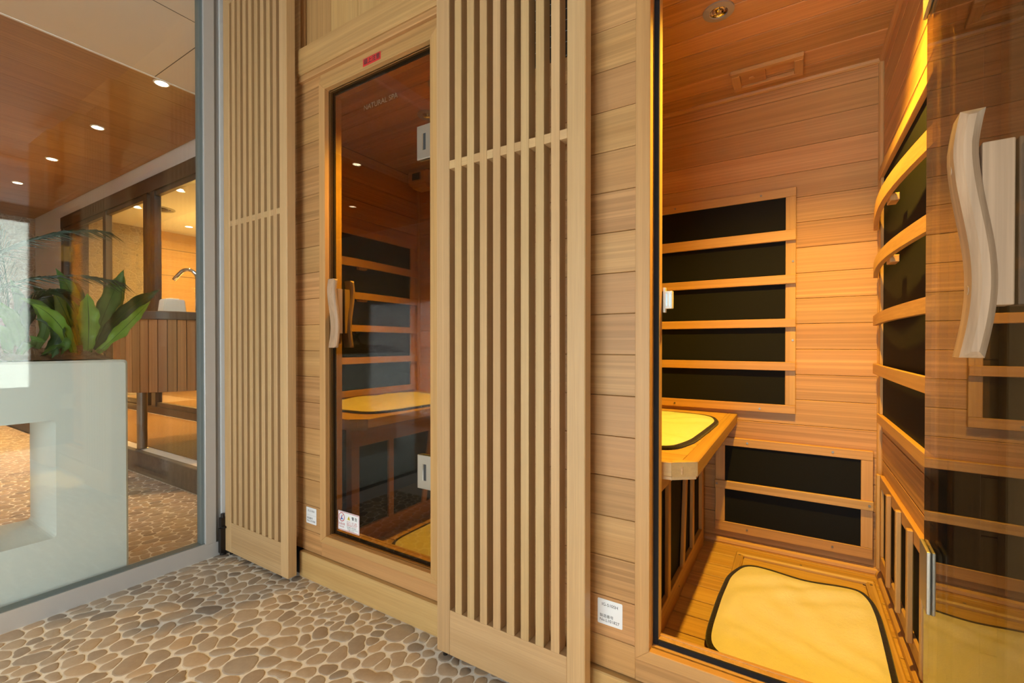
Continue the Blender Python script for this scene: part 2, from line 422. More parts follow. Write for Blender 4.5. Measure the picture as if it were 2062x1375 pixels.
fw = struct('wall_room_front', (-10.4, -3.5, 0), (GX - .06, -3.4, ROOMZ), WHITE)
struct('wall_room_side', (-2.16, -3.4, 0), (-2.083, -1.5, ROOMZ), WHITE)
wb = struct('wall_window', (-10.4, 2.13, 2.70), (-2.16, 2.25, ROOMZ + .02), WHITE)
box('wall_panel', (-10.4, 2.13, 0), (-8.93, 2.25, 2.70), WHITE, wb, 0)
box('wall_panel', (-3.4, 2.13, 0), (-2.16, 2.25, 2.70), WHITE, wb, 0)
# raised floor with matting and kerb
rf = struct('floor', (-10.3, 1.33, 0), (-2.165, 2.9, .149), GROUT)
box('kerb', (-10.3, 1.295, 0), (-2.165, 1.335, .15), CURB, rf, .004)
props(box('floor_mat', (-6.8, 1.40, .1495), (-2.20, 2.08, .154), MATTING, None, .001), 'ochre woven floor mat on the raised floor behind the glass', 'mat')

# dark bronze sliding windows: window_2
w2 = struct('window_2', (-8.93, 2.10, 2.545), (-3.4, 2.20, 2.70), BRONZE)
box('bottom_rail', (-8.93, 2.10, .15), (-3.4, 2.20, .225), BRONZE, w2, .003)
for x in (-8.93, -7.32, -6.12, -5.93, -4.55):
    box('upright', (x, 2.105, .225), (x + .10, 2.17, 2.545), BRONZE, w2, .003)
for x0, x1 in ((-8.83, -7.32), (-7.22, -6.12), (-5.83, -4.55), (-4.45, -3.4)):
    box('pane', (x0, 2.135, .225), (x1, 2.143, 2.545), GL_CLEAR, w2, 0)
    box('sash_rail', (x0, 2.115, 2.49), (x1, 2.16, 2.545), BRONZE, w2, .002)
    box('sash_rail', (x0, 2.115, .225), (x1, 2.16, .27), BRONZE, w2, .002)
# lit inner room behind them
struct('floor', (-8.3, 2.21, .06), (-2.3, 5.0, .15), MATTING)
struct('ceiling', (-8.3, 2.21, 2.62), (-2.3, 5.0, 2.68), CREAM)
struct('wall_inner_left', (-9.6, 2.21, .15), (-8.2, 2.85, 2.62), PEBW)
ip = struct('wall_inner_panel', (-8.3, 2.85, .15), (-8.2, 5.0, 2.62), TRM[1])
for z in (.75, 1.35, 1.95, 2.35): box('panel_joint', (-8.2, 2.86, z), (-8.198, 5.0, z + .008), BRONZE, ip, 0)
struct('wall_inner_back', (-8.3, 4.9, .15), (-2.3, 5.0, 2.62), TRM[0])
struct('wall_inner_right', (-2.4, 2.3, .15), (-2.3, 4.9, 2.62), WHITE)
light('inner_room_lamp', 'AREA', (-6.6, 3.3, 2.55), 75, (1, .62, .16), shape='RECTANGLE', size=2.2, size_y=1.2)
light('inner_room_lamp', 'POINT', (-6.8, 3.2, 1.6), 95, (1, .62, .16), shadow_soft_size=.3)

# ---------------------------------------------------------------- pebble floors
def pebbles(x0, x1, y0, y1, n, seed, xy_keep=None, parent=None, rank=None, nparts=300):
    r = np.random.default_rng(seed)
    A = (x1 - x0) * (y1 - y0)
    P = np.stack([r.uniform(x0, x1, n), r.uniform(y0, y1, n)], 1)
    th = r.normal(1.25, .75, n); asp = np.exp(r.normal(.20, .13, n)); size = np.exp(r.normal(0, .16, n))
    c, s = np.cos(th), np.sin(th); rot = np.stack([np.stack([c, s], 1), np.stack([-s, c], 1)], 1)
    sc = np.stack([1 / (asp * size), asp / size], 1)
    M = rot * sc[:, :, None]
    st = .0085; gx, gy = np.meshgrid(np.arange(x0, x1, st), np.arange(y0, y1, st)); G = np.stack([gx.ravel(), gy.ravel()], 1)
    def label(G, P, M):
        out = np.empty(len(G), int)
        cell = .14
        gi = ((G[:, 0] - x0) // cell).astype(int); gj = ((G[:, 1] - y0) // cell).astype(int)
        for key in set(zip(gi.tolist(), gj.tolist())):
            sel = np.where((gi == key[0]) & (gj == key[1]))[0]
            cx, cy = x0 + (key[0] + .5) * cell, y0 + (key[1] + .5) * cell
            near = np.where((abs(P[:, 0] - cx) < cell * 1.25) & (abs(P[:, 1] - cy) < cell * 1.25))[0]
            if len(near) == 0: near = np.arange(len(P))
            d = G[sel][:, None, :] - P[near][None]
            q = np.einsum('nij,gnj->gni', M[near], d); out[sel] = near[(q ** 2).sum(2).argmin(1)]
        return out
    for it in range(9):
        lab = label(G, P, M); cnt = np.bincount(lab, minlength=n).astype(float)
        sx = np.bincount(lab, G[:, 0], n); sy = np.bincount(lab, G[:, 1], n); ok = cnt > 0
        P[ok] = np.stack([sx[ok] / cnt[ok], sy[ok] / cnt[ok]], 1)
    K = 18; ang = np.arange(K) * 2 * PI / K; rr = np.linspace(.004, .075, 36)
    stones = []
    for i in range(n):
        if xy_keep and not xy_keep(P[i][0], P[i][1]): continue
        dd = P - P[i]; near = np.argsort((dd ** 2).sum(1))[:16]
        pts = P[i] + np.stack([np.cos(ang), np.sin(ang)], 1)[:, None, :] * rr[None, :, None]
        q = np.einsum('nij,abnj->abni', M[near], pts[:, :, None, :] - P[near]); lab = near[(q ** 2).sum(3).argmin(2)]
        inside = (lab == i) & (pts[:, :, 0] > x0 + .002) & (pts[:, :, 0] < x1 - .002) & (pts[:, :, 1] > y0 + .002) & (pts[:, :, 1] < y1 - .002)
        idx = np.where(inside.all(1), 35, (~inside).argmax(1)); rad = rr[np.maximum(idx - 1, 0)]
        for _ in range(1): rad = .5 * rad + .25 * (np.roll(rad, 1) + np.roll(rad, -1))
        rad = np.maximum(rad - .0019 - .0009 * r.random(), .006)
        if rad.mean() < .009: continue
        stones.append((P[i], rad, r.random(), r.uniform(.0014, .0024)))
    stones.sort(key=lambda s_: rank(*s_[0]))
    def geo(bm, lay, s_, at):
        p, rad, tint, h = s_
        rings = []
        for f_, z in ((1.0, .0002), (.965, h * .75), (.88, h)):
            rings.append([bm.verts.new((p[0] - at[0] + math.cos(a) * q_ * f_, p[1] - at[1] + math.sin(a) * q_ * f_, z)) for a, q_ in zip(ang, rad)])
        for ring in rings:
            for v in ring: v[lay] = tint
        for a_, b_ in zip(rings, rings[1:]):
            for k_ in range(K): bm.faces.new((a_[k_], a_[(k_ + 1) % K], b_[(k_ + 1) % K], b_[k_]))
        bm.faces.new(rings[-1])
    for s_ in stones[:nparts]:
        bm = bmesh.new(); lay = bm.verts.layers.float.new('tint'); geo(bm, lay, s_, s_[0])
        meshobj('stone', bm, STONE, (s_[0][0], s_[0][1], 0), parent, smooth=True)
    rest = stones[nparts:]
    if rest:
        bm = bmesh.new(); lay = bm.verts.layers.float.new('tint')
        for s_ in rest: geo(bm, lay, s_, (0, 0))
        meshobj('stones', bm, STONE, (0, 0, 0), parent, smooth=True, kind='stuff')
def rank1(x, y):                                     # nearest to the view first, stones outside the frame last
    d = math.hypot(x, y); a = math.atan2(-x, y) - .557974
    return d + (10 if abs(a) > .87 or d < 1.0 else 0)
pebbles(-2.083, .30, .18, 1.055, 840, 3, lambda x, y: x + 2.4 * (y - .55) < .55, floor, rank1)
pebbles(-4.6, -2.16, -.15, 1.295, 1150, 5, lambda x, y: not (x > -2.49 and -.09 < y < .70), floor2, lambda x, y: math.hypot(x, y) + (5 if (y > .0 and y < .25) else 0))

# ---------------------------------------------------------------- lattice doors
LY0, LY1 = .99, 1.026
def lattice(x0, label):
    t = thing('lattice_door', (x0, LY0, .02), label, 'door', 'pale oak lattice doors in front of the sauna cabins')
    w = .456; top = 2.42
    box('stile', (x0, LY0, .02), (x0 + .047, LY1, top), OAK[2], t, .002)
    box('stile', (x0 + w - .047, LY0, .02), (x0 + w, LY1, top), OAK[2], t, .002)
    box('bottom_rail', (x0 + .047, LY0 + .001, .02), (x0 + w - .047, LY1 - .001, .147), OAK[0], t, .001)
    box('top_rail', (x0 + .047, LY0 + .001, top - .10), (x0 + w - .047, LY1 - .001, top), OAK[0], t, .001)
    g = (w - .094 - 8 * .0235) / 9
    for i in range(8):
        a = x0 + .047 + g + i * (.0235 + g)
        box('slat', (a, LY0 + .0005, .147), (a + .0235, LY1 - .002, top - .10), OAK[2], t, .0012)
    for i in range(9):
        a = x0 + .047 + i * (.0235 + g)
        box('cross_bar', (a, LY0 + .0015, 1.391), (a + g, LY1 - .004, 1.414), OAK[0], t, .0006)
    return t
l1 = lattice(-2.060, 'pale oak lattice door on a floor pivot beside the glass partition')
l2 = lattice(-.873, 'pale oak lattice door standing between the closed and the open sauna')
l3 = lattice(.275, 'pale oak lattice door at the right edge behind the open bronze glass door')
# pivot hinge and guide of the left one
for t, x in ((l1, -2.066), (l2, -.878)):
    bm = bmesh.new(); bm_lathe(bm, [(.007, 0), (.007, .02)], 12)
    meshobj('floor_guide', bm, DARKB, (x + .022, 1.008, .0), t)
bm = bmesh.new()
bm_box(bm, (-.011, -.014, 0), (.011, .014, .105), 0, .002); bm_box(bm, (-.009, -.012, .11), (.009, .012, .15), 0, .002)
bm_lathe(bm, [(.008, .10), (.008, .165)], 12); bm_box(bm, (-.02, -.006, .105), (.02, .006, .113), 0, .001)
bm_lathe(bm, [(.012, -.008), (.012, 0)], 12)
meshobj('pivot_hinge', bm, DARKB, (-2.068, .985, .012), l1, label='dark bronze pivot hinge')

# ---------------------------------------------------------------- sauna cabin
XR, XL, YB, YF, ZF, ZC = .265, -.80, 2.0925, 1.125, .0675, 1.922
DX0, DX1, DZ0, DZ1 = -.286, .231, .184, 1.840      # door opening
def planks_front(parent, x0, x1, z0, z1):
    z = 1.668 + .0993 * 3
    while z > z0:
        a, b = max(z - .0993, z0), min(z, z1)
        if b - a > .01: box('plank', (x0, 1.0685, a + .0006), (x1, 1.078, b - .0006), CED, parent, .0012)
        z -= .0993
def screw(parent, loc, axis, r=.004):
    key = ('screw', axis, r)
    if key not in _cache:
        bm = bmesh.new(); bm_lathe(bm, [(r, -.0012), (r, .0004), (r * .82, .0012), (r * .35, .0012), (r * .3, .0002)], 12, 0, axis)
        me = bpy.data.meshes.new('screw'); bm.to_mesh(me); bm.free(); me.materials.append(SCREW); _cache[key] = me
    o = bpy.data.objects.new('screw', _cache[key]); link(o, loc, parent)
    return o

def handle(parent, hx, side, yg):
    """double-curved wooden grip on a block; side -1 = outside of the door"""
    z0, z1 = .886, 1.134; n = 22
    def off(t):                                      # t 0 bottom .. 1 top, distance of the inner face from the glass
        return .0205 + .0085 * math.sin(2 * PI * (t * .86 - .02) + PI) * (1 - .25 * t) - .004 * max(0, t - .85) / .15
    inner = [(off(k / n), z0 + (z1 - z0) * k / n) for k in range(n + 1)]
    outer = [(a + .0185, z) for a, z in inner]
    poly = inner + outer[::-1]
    bm = bmesh.new()
    bm_prism(bm, [(side * u, v) for u, v in poly], -.021, .021, (1, 2, 0))
    es = [e for e in bm.edges if abs(e.verts[0].co.x - e.verts[1].co.x) < 1e-6 and (e.verts[0].co - e.verts[1].co).length > 1e-5
          and not any(len(f.verts) > 4 and all(len(f2.verts) > 4 for f2 in e.link_faces) for f in e.link_faces)]
    bmesh.ops.bevel(bm, geom=es, offset=.0062, segments=3, affect='EDGES', profile=.28)
    bm_box(bm, (-.014, min(side * .001, side * .024), .938), (.014, max(side * .001, side * .024), 1.10), 0, .0012)
    for z in (.955, 1.08):
        r = bmesh.ops.create_cone(bm, cap_ends=True, segments=14, radius1=.0045, radius2=.0045, depth=.003)
        for v in r['verts']: v.co = Vector((v.co.x, side * (off((z - z0) / (z1 - z0)) + .0176) + v.co.z, z + v.co.y))
    o = meshobj('handle', bm, HND[2], (hx, yg + (0 if side < 0 else .008), 0), parent, label='curved pale wooden grip')
    return o

def hinge(parent, x, z, yg):
    bm = bmesh.new()
    for s, d in ((-1, 0), (1, .008)):                # a plate on each face of the glass
        y0 = yg + d + (-.006 if s < 0 else 0)
        bm_box(bm, (x - .068, y0, z - .054), (x + .001, y0 + .006, z + .054), 0, .002)
    bm_box(bm, (x - .040, yg - .0064, z - .026), (x - .030, yg - .0058, z + .026), 1)
    bm_box(bm, (x - .0445, yg - .0068, z - .026), (x - .0405, yg - .0058, z + .026), 2)
    bm_box(bm, (x + .002, yg - .002, z - .04), (x + .012, yg + .012, z + .04), 2, .001)
    return meshobj('hinge', bm, [NICKEL, VENTG, CHROME], (0, 0, 0), parent, label='satin metal glass hinge')

def towel_mesh(outline, zfun, border=.014, thick=.012):
    pts = [Vector((x, y)) for x, y in outline]; M_ = 120
    # resample the outline evenly and round it
    seg = [(pts[(i + 1) % len(pts)] - pts[i]).length for i in range(len(pts))]; tot = sum(seg); res = []
    for k in range(M_):
        d = tot * k / M_; i = 0
        while d > seg[i]: d -= seg[i]; i += 1
        res.append(pts[i].lerp(pts[(i + 1) % len(pts)], d / seg[i]))
    for _ in range(5): res = [(res[i - 1] + res[i] * 2 + res[(i + 1) % M_]) / 4 for i in range(M_)]
    c = sum(res, Vector((0, 0))) / M_
    nr = [(res[(i + 1) % M_] - res[i - 1]).normalized() for i in range(M_)]
    area = sum(res[i].cross(res[(i + 1) % M_]) for i in range(M_)) if hasattr(Vector((0, 0)), 'cross') else 1
    inn = []
    for i in range(M_):
        nv = Vector((-nr[i].y, nr[i].x)); nv = nv if nv.dot(c - res[i]) > 0 else -nv; inn.append(nv)
    bm = bmesh.new(); rings = []
    def z_(p, h): return zfun(p.x, p.y) + h
    for dist_, h in ((0, .0), (-.001, thick * .45), (.003, thick * .8), (border, thick * .75)):
        rings.append([bm.verts.new((*(res[i] + inn[i] * dist_), z_(res[i], h))) for i in range(M_)])
    edge = [res[i] + inn[i] * (border + .002) for i in range(M_)]
    R_ = 22
    for k in range(R_):
        f = 1 - (k / R_) ** 1.0; h = thick * (.78 + .5 * min(1, (1 - f) * 9))
        row = []
        for i in range(M_):
            p = c + (edge[i] - c) * f
            rip = .0030 * math.sin(p.x * 34 + 7 * math.sin(p.y * 9)) + .0026 * math.sin(p.y * 30 + 4 * math.sin(p.x * 15) + 1.3)
            row.append(bm.verts.new((p.x, p.y, z_(p, h + rip * min(1, (1 - f) * 6)))))
        rings.append(row)
    cv = bm.verts.new((c.x, c.y, z_(c, thick * 1.28)))
    for j, (a, b) in enumerate(zip(rings, rings[1:])):
        for i in range(M_):
            f = bm.faces.new((a[i], a[(i + 1) % M_], b[(i + 1) % M_], b[i])); f.material_index = 1 if j < 3 else 0
    for i in range(M_): bm.faces.new((rings[-1][i], rings[-1][(i + 1) % M_], cv))
    bm.faces.new(rings[0][::-1]).material_index = 1
    bmesh.ops.recalc_face_normals(bm, faces=bm.faces[:])
    return bm
def towel(name, outline, z, dx, label, draped=None):
    bm = towel_mesh(outline, draped or (lambda x, y: z))
    cx = sum(p[0] for p in outline) / len(outline); cy = sum(p[1] for p in outline) / len(outline)
    parts = (bm, bm.copy())
    root = None
    for k, (b, m) in enumerate(zip(parts, (TOWEL, BORDER))):
        bmesh.ops.delete(b, geom=[f for f in b.faces if f.material_index != k], context='FACES')
        for f in b.faces: f.material_index = 0
        for v in b.verts: v.co -= Vector((cx, cy, z))
        if k == 0: root = props(meshobj(name, b, m, (cx + dx, cy, z), None, smooth=True), label, 'mat', 'cream towel mats in the sauna cabins')
        else: meshobj('binding', b, m, (cx + dx, cy, z), root, smooth=True, label='dark brown edge binding')

def cabin(dx, label, openang, serial):
    c = thing('sauna_cabin', (dx + (XL + XR) / 2, 1.07, 0), label, 'sauna cabin', 'infrared sauna cabins side by side')
    X = lambda x: x + dx
    # shells behind the planks
    fp = box('front_panel', (X(XL - .055), 1.078, .098), (X(DX0 - .02), YF - .01, 1.96), CED[0], c, 0)
    for a, b in (((DX1 + .02, 1.078, .098), (XR + .06, YF - .01, 1.96)), ((DX0 - .02, 1.078, .098), (DX1 + .02, YF - .01, DZ0 - .02)), ((DX0 - .02, 1.078, DZ1 + .02), (DX1 + .02, YF - .01, 1.96))):
        box('backing', (X(a[0]), a[1], a[2]), (X(b[0]), b[1], b[2]), CED[0], fp, 0)
    planks_front(fp, X(XL - .055), X(DX0 - .035), .10, 1.96)
    planks_front(fp, X(DX1 + .035), X(XR + .06), .10, 1.96)
    box('plank', (X(DX0 - .035), 1.0685, DZ1 + .034), (X(DX1 + .035), 1.078, 1.96), CED[0], fp, .001)
    box('plank', (X(DX0 - .035), 1.0685, .10), (X(DX1 + .035), 1.078, DZ0 - .029), CED[0], fp, .001)
    box('lining', (X(XL), YF - .01, ZF), (X(DX0 - .016), YF, ZC), CED[0], fp, 0)
    box('lining', (X(DX1 + .016), YF - .01, ZF), (X(XR), YF, ZC), CED[0], fp, 0)
    box('lining', (X(DX0 - .016), YF - .01, DZ1 + .016), (X(DX1 + .016), YF, ZC), CED[0], fp, 0)
    box('lining', (X(DX0 - .016), YF - .01, ZF), (X(DX1 + .016), YF, DZ0 + .014), TRM[0], fp, .001)
    # door frame: mitred casing, stop and seal
    df = box('door_frame', (X(DX0 - .018), 1.078, DZ0 - .018), (X(DX0 + .0), 1.118, DZ1 + .018), TRM[2], c, .0005)
    def casing(poly, m):
        bm = bmesh.new(); bm_prism(bm, poly, -.0085, .0165, (0, 2, 1))
        cx = sum(p[0] for p in poly) / 4; cz = sum(p[1] for p in poly) / 4
        for v in bm.verts: v.co -= Vector((cx, 0, cz))
        bmesh.ops.bevel(bm, geom=bm.edges[:], offset=.0012, segments=1, affect='EDGES')
        meshobj('casing', bm, m, (X(cx), 1.0685, cz), df)
    o_ = .034; ob = .028
    casing([(DX0 - o_, DZ0 - ob), (DX0, DZ0), (DX0, DZ1), (DX0 - o_, DZ1 + o_)], TRM[2])
    casing([(DX1 + o_, DZ0 - ob), (DX1, DZ0), (DX1, DZ1), (DX1 + o_, DZ1 + o_)], TRM[2])
    casing([(DX0 - o_, DZ1 + o_), (DX0, DZ1), (DX1, DZ1), (DX1 + o_, DZ1 + o_)], TRM[0])
    casing([(DX0 - o_, DZ0 - ob), (DX0, DZ0), (DX1, DZ0), (DX1 + o_, DZ0 - ob)], TRM[0])
    box('jamb', (X(DX1), 1.078, DZ0 - .018), (X(DX1 + .018), 1.118, DZ1 + .018), TRM[2], df, .0005)
    box('jamb', (X(DX0), 1.078, DZ1), (X(DX1), 1.118, DZ1 + .018), TRM[0], df, .0005)
    box('jamb', (X(DX0), 1.078, DZ0 - .018), (X(DX1), 1.118, DZ0), TRM[0], df, .0005)
    s_ = .012
    for a, b in (((DX0, DZ0), (DX0 + s_, DZ1)), ((DX1 - s_, DZ0), (DX1, DZ1)), ((DX0 + s_, DZ1 - s_), (DX1 - s_, DZ1)), ((DX0 + s_, DZ0), (DX1 - s_, DZ0 + s_))):
        box('door_stop', (X(a[0]), 1.100, a[1]), (X(b[0]), 1.125, b[1]), TRM[2], df, .0004)
        box('seal', (X(a[0]) + .0004, 1.0945, a[1] + .0004), (X(b[0]) - .0008, 1.100, b[1] - .0004), SEAL, df, 0)
    # magnetic catch inside the left jamb
    bm = bmesh.new()
    bm_box(bm, (0, -.006, -.030), (.006, .006, .030), 0, .001); bm_box(bm, (.004, -.008, -.021), (.022, .008, .021), 0, .0012)
    bm_box(bm, (.0075, -.0086, -.015), (.0105, -.0078, .015), 1); bm_box(bm, (.0155, -.0086, -.015), (.0185, -.0078, .015), 1)
    meshobj('magnetic_catch', bm, [PLASTIC, PLAST2], (X(DX0 + .0135), 1.133, 1.006), c, label='ivory magnetic door catch')
    # walls, roof, floor
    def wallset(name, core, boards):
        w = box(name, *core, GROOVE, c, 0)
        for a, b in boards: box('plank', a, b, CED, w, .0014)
    zs = [ZF + .02 + .0985 * k for k in range(20)]
    bp = [(max(z, ZF), min(z + .0985, ZC)) for z in [1.47 - .0985 * k for k in range(-5, 16)]]
    bp = [(a, b) for a, b in bp if b - a > .01]
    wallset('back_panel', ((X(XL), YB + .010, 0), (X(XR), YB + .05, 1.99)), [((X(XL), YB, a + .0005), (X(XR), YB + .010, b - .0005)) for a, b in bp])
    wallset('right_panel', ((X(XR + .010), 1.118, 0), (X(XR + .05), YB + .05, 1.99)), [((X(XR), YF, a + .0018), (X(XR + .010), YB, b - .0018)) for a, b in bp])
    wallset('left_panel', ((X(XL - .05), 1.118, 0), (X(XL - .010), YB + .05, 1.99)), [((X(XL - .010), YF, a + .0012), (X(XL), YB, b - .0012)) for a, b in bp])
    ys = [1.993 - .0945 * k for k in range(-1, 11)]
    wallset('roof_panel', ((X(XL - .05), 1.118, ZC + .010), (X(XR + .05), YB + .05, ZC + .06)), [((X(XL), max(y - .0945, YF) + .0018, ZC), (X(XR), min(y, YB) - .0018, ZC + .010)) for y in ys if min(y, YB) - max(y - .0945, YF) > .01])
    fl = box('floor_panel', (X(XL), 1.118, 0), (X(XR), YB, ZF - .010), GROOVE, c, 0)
    for y in [1.958 - .0985 * k for k in range(-2, 9)]:
        a, b = max(y - .0985, YF), min(y, YB)
        if b - a > .01: box('plank', (X(XL), a + .0024, ZF - .010), (X(XR), b - .0024, ZF), PIN[0], fl, .002)
    # corner beads
    def bead(name, p0, p1, r, mat):
        bm = bmesh.new(); v = Vector(p1) - Vector(p0); bm_tube(bm, [Vector((0, 0, 0)), v], r, 10)
        meshobj(name, bm, mat, p0, c, smooth=False)
    bead('corner_bead', (X(XR - .003), YB - .003, ZF), (X(XR - .003), YB - .003, ZC), .012, TRM[2])
    bead('corner_bead', (X(XR - .003), YF, ZC - .003), (X(XR - .003), YB, ZC - .003), .012, TRM[1])
    bead('corner_bead', (X(XL), YB - .003, ZC - .003), (X(XR), YB - .003, ZC - .003), .012, TRM[0])
    bead('corner_bead', (X(XL), YB - .002, ZF + .004), (X(XR), YB - .002, ZF + .004), .016, TRM[0])
    bead('corner_bead', (X(XR - .006), YF, ZF + .004), (X(XR - .006), YB - .02, ZF + .004), .013, TRM[1])
    bead('corner_bead', (X(XL + .003), YB - .003, ZF), (X(XL + .003), YB - .003, ZC), .012, TRM[2])
    # heater panels on the back wall
    yh = YB - .018
    def rail(par, a, b, m=TRM): box('rail', (X(a[0]), a[1], a[2]), (X(b[0]), b[1], b[2]), m, par, .0016)
    def heater(name, x0, x1, z0, z1, ix0, ix1, iz0, iz1, slats, ext, scr):
        h = box(name, (X(ix0 - .01), yh + .006, iz0 - .01), (X(ix1 + .01), YB, iz1 + .01), BLACK, c, 0, label='black infrared heater panel in a wooden frame')
        rail(h, (x0, yh, iz1), (x1, YB, z1)); rail(h, (x0, yh, z0), (x1, YB, iz0))
        rail(h, (x0, yh + .001, iz0), (ix0, YB, iz1)); rail(h, (ix1, yh + .001, iz0), (x1, YB, iz1))
        for a, b in slats: box('slat', (X(x0 + ext), yh - .012, a), (X(x1 - ext), yh + .0005, b), TRM[0], h, .0018)
        for x, z, yy in scr: screw(h, (X(x), yy, z), 'y')
    SL = [(1.301, 1.342), (1.133, 1.168), (.964, .998), (.795, .829)]
    heater('wall_heater', -.66, .001, .626, 1.508, -.62, -.034, .660, 1.473, SL, 0,
           [(-.119, 1.492, yh - .001), (-.009, 1.221, yh), (-.009, .914, yh), (-.121, .640, yh - .001), (-.45, 1.492, yh - .001), (-.45, .640, yh - .001)])
    heater('wall_heater', -.285, .240, .120, .511, -.248, .205, .159, .477, [(.299, .332)], -.001,
           [(-.165, .495, yh - .001), (.120, .495, yh - .001), (-.165, .140, yh - .001), (.120, .140, yh - .001), (-.277, .317, yh - .013), (.228, .317, yh - .013)])
    # heaters on the side walls with bowed backrest slats
    def side_heater(xw, s):
        x1 = xw + s * .018
        lo, hi = min(xw, x1), max(xw, x1)
        def bx(n, y0, y1, z0, z1, d0, d1, m, par):
            a, b = sorted((xw + s * d0, xw + s * d1)); return box(n, (X(a), y0, z0), (X(b), y1, z1), m, par, .0016)
        h = bx('wall_heater', 1.25, 2.01, .65, 1.48, .001, .008, BLACK, c); h['label'] = 'black infrared heater panel with bowed slats'
        bx('rail', 1.21, 2.045, 1.475, 1.51, 0, .02, TRM[1], h); bx('rail', 1.21, 2.045, .622, .655, 0, .02, TRM[1], h)
        bx('rail', 1.21, 1.25, .655, 1.475, 0, .016, TRM[2], h); bx('rail', 2.01, 2.045, .655, 1.475, 0, .016, TRM[2], h)
        for zi, (za, zb) in enumerate(SL):
            bm = bmesh.new(); n = 12; sag = (.030, .030, .018, .004)[zi]
            inn = [(s * (.018 + sag * math.sin(PI * k / n)), 1.205 + .845 * k / n) for k in range(n + 1)]
            outl = [(u + s * .013, v) for u, v in inn]
            bm_prism(bm, inn + outl[::-1], za, zb, (0, 1, 2))
            for v in bm.verts: v.co.y -= 1.6275; v.co.z -= (za + zb) / 2
            meshobj('slat', bm, TRM[1], (X(xw), 1.6275, (za + zb) / 2), h)
            if zi < 2: bx('spacer', 1.60, 1.655, za - .010, za + .01, sag - .004, .017 + sag, TRM[2], h)
        return h
    side_heater(XR, -1); side_heater(XL, 1)
    h = box('leg_heater', (X(XR - .006), 1.20, .15), (X(XR - .001), 1.99, .40), BLACK, c, 0, label='black infrared heater panel low on the right wall')
    for a, b in (((1.17, .400), (2.03, .440)), ((1.17, .120), (2.03, .165)), ((1.995, .165), (2.03, .40)), ((1.17, .165), (1.20, .40))):
        box('rail', (X(XR - .013), a[0], a[1]), (X(XR), b[0], b[1]), TRM, h, .0016)
    for y in (1.80, 1.645, 1.495, 1.345, 1.215):
        box('slat', (X(XR - .026), y - .010, .150), (X(XR - .0135), y + .010, .434), TRM[2], h, .002)
    box('slat', (X(XR - .024), 2.005, .118), (X(XR - .0135), 2.028, .445), TRM[2], h, .002)
    # bench
    BX = -.2025; zb, zt = .574, .61
    be = box('bench', (X(XL), 1.16, .580), (X(BX - .03), YB - .002, .598), CED[0], c, 0)
    ycuts = [1.150, 1.24, 1.335, 1.43, 1.525, 1.62, 1.715, 1.81, 1.905, 2.0, YB - .002]
    for k, (a, b) in enumerate(zip(ycuts, ycuts[1:])):
        if k == 0:
            bm = bmesh.new(); bm_prism(bm, [(XL, a), (BX - .052, a), (BX - .036, a + .036), (BX - .036, b), (XL, b)], -.006, .006, (0, 1, 2))
            mx_, my_ = (XL + BX) / 2, (a + b) / 2
            for v in bm.verts: v.co -= Vector((mx_, my_, 0))
            meshobj('board', bm, PIN[0], (X(mx_), my_, zt - .006), be)
        else: box('board', (X(XL), a + .0008, zt - .012), (X(BX - .036), b - .0008, zt), PIN[0], be, .0012)
    box('edge_trim', (X(BX - .036), 1.186, zb), (X(BX), YB - .002, zt), PIN[1], be, .002)
    bm = bmesh.new(); bm_prism(bm, [(BX - .052, 1.146), (BX, 1.186), (BX - .036, 1.19), (BX - .062, 1.165)], zb, zt, (0, 1, 2))
    for v in bm.verts: v.co -= Vector((BX, 1.17, (zb + zt) / 2))
    meshobj('edge_trim', bm, PIN[0], (X(BX), 1.17, (zb + zt) / 2), be)
    box('edge_trim', (X(XL), 1.146, zb), (X(BX - .052), 1.165, zt), PIN[0], be, .002)
    bm = bmesh.new(); bm_prism(bm, [(XL, 1.148), (BX - .054, 1.148), (BX - .004, 1.188), (BX - .004, YB - .002), (XL, YB - .002)], zb - .008, zb - .0005, (0, 1, 2))
    for v in bm.verts: v.co -= Vector((BX, 1.6, zb))
    meshobj('under_board', bm, OAK[1], (X(BX), 1.6, zb), be)
    # heater under the bench
    hx = -.335
    h = box('bench_heater', (X(hx - .02), 1.245, .13), (X(hx), 1.99, .49), BLACK, c, 0, label='black infrared heater panel under the bench')
    for a, b in (((1.205, .478), (2.02, .566)), ((1.205, ZF), (2.02, .140)), ((1.205, .140), (1.245, .478)), ((1.985, .140), (2.02, .478))):
        box('rail', (X(hx - .02), a[0], a[1]), (X(hx + .014), b[0], b[1]), TRM, h, .0015)
    for k, y in enumerate((1.418, 1.655, 1.80)):
        o = box('slat', (X(hx + .002), y - .015, .128), (X(hx + .0145), y + .015, .49), TRM[2], h, .002)
        if k == 1: o.rotation_euler.x = math.radians(-9)
    for y, z in ((1.55, .525), (1.55, .105), (1.23, .25), (1.85, .525)): screw(h, (X(hx + .0145), y, z), 'x', .003)
    # floor heater frame under the towel
    h = box('floor_heater', (X(-.165), 1.21, ZF), (X(.20), 1.965, ZF + .004), PIN[0], c, 0, label='floor heater with a low wooden frame')
    for a, b in (((-.195, 1.962), (.235, 1.99)), ((-.195, 1.185), (.235, 1.213)), ((-.195, 1.213), (-.167, 1.962)), ((.207, 1.213), (.235, 1.962))):
        box('rail', (X(a[0]), a[1], ZF), (X(b[0]), b[1], ZF + .017), PIN, h, .005)
    for x, y in ((-.18, 1.95), (.02, 1.976), (.221, 1.94), (-.181, 1.235)): screw(h, (X(x), y, ZF + .0175), 'z')
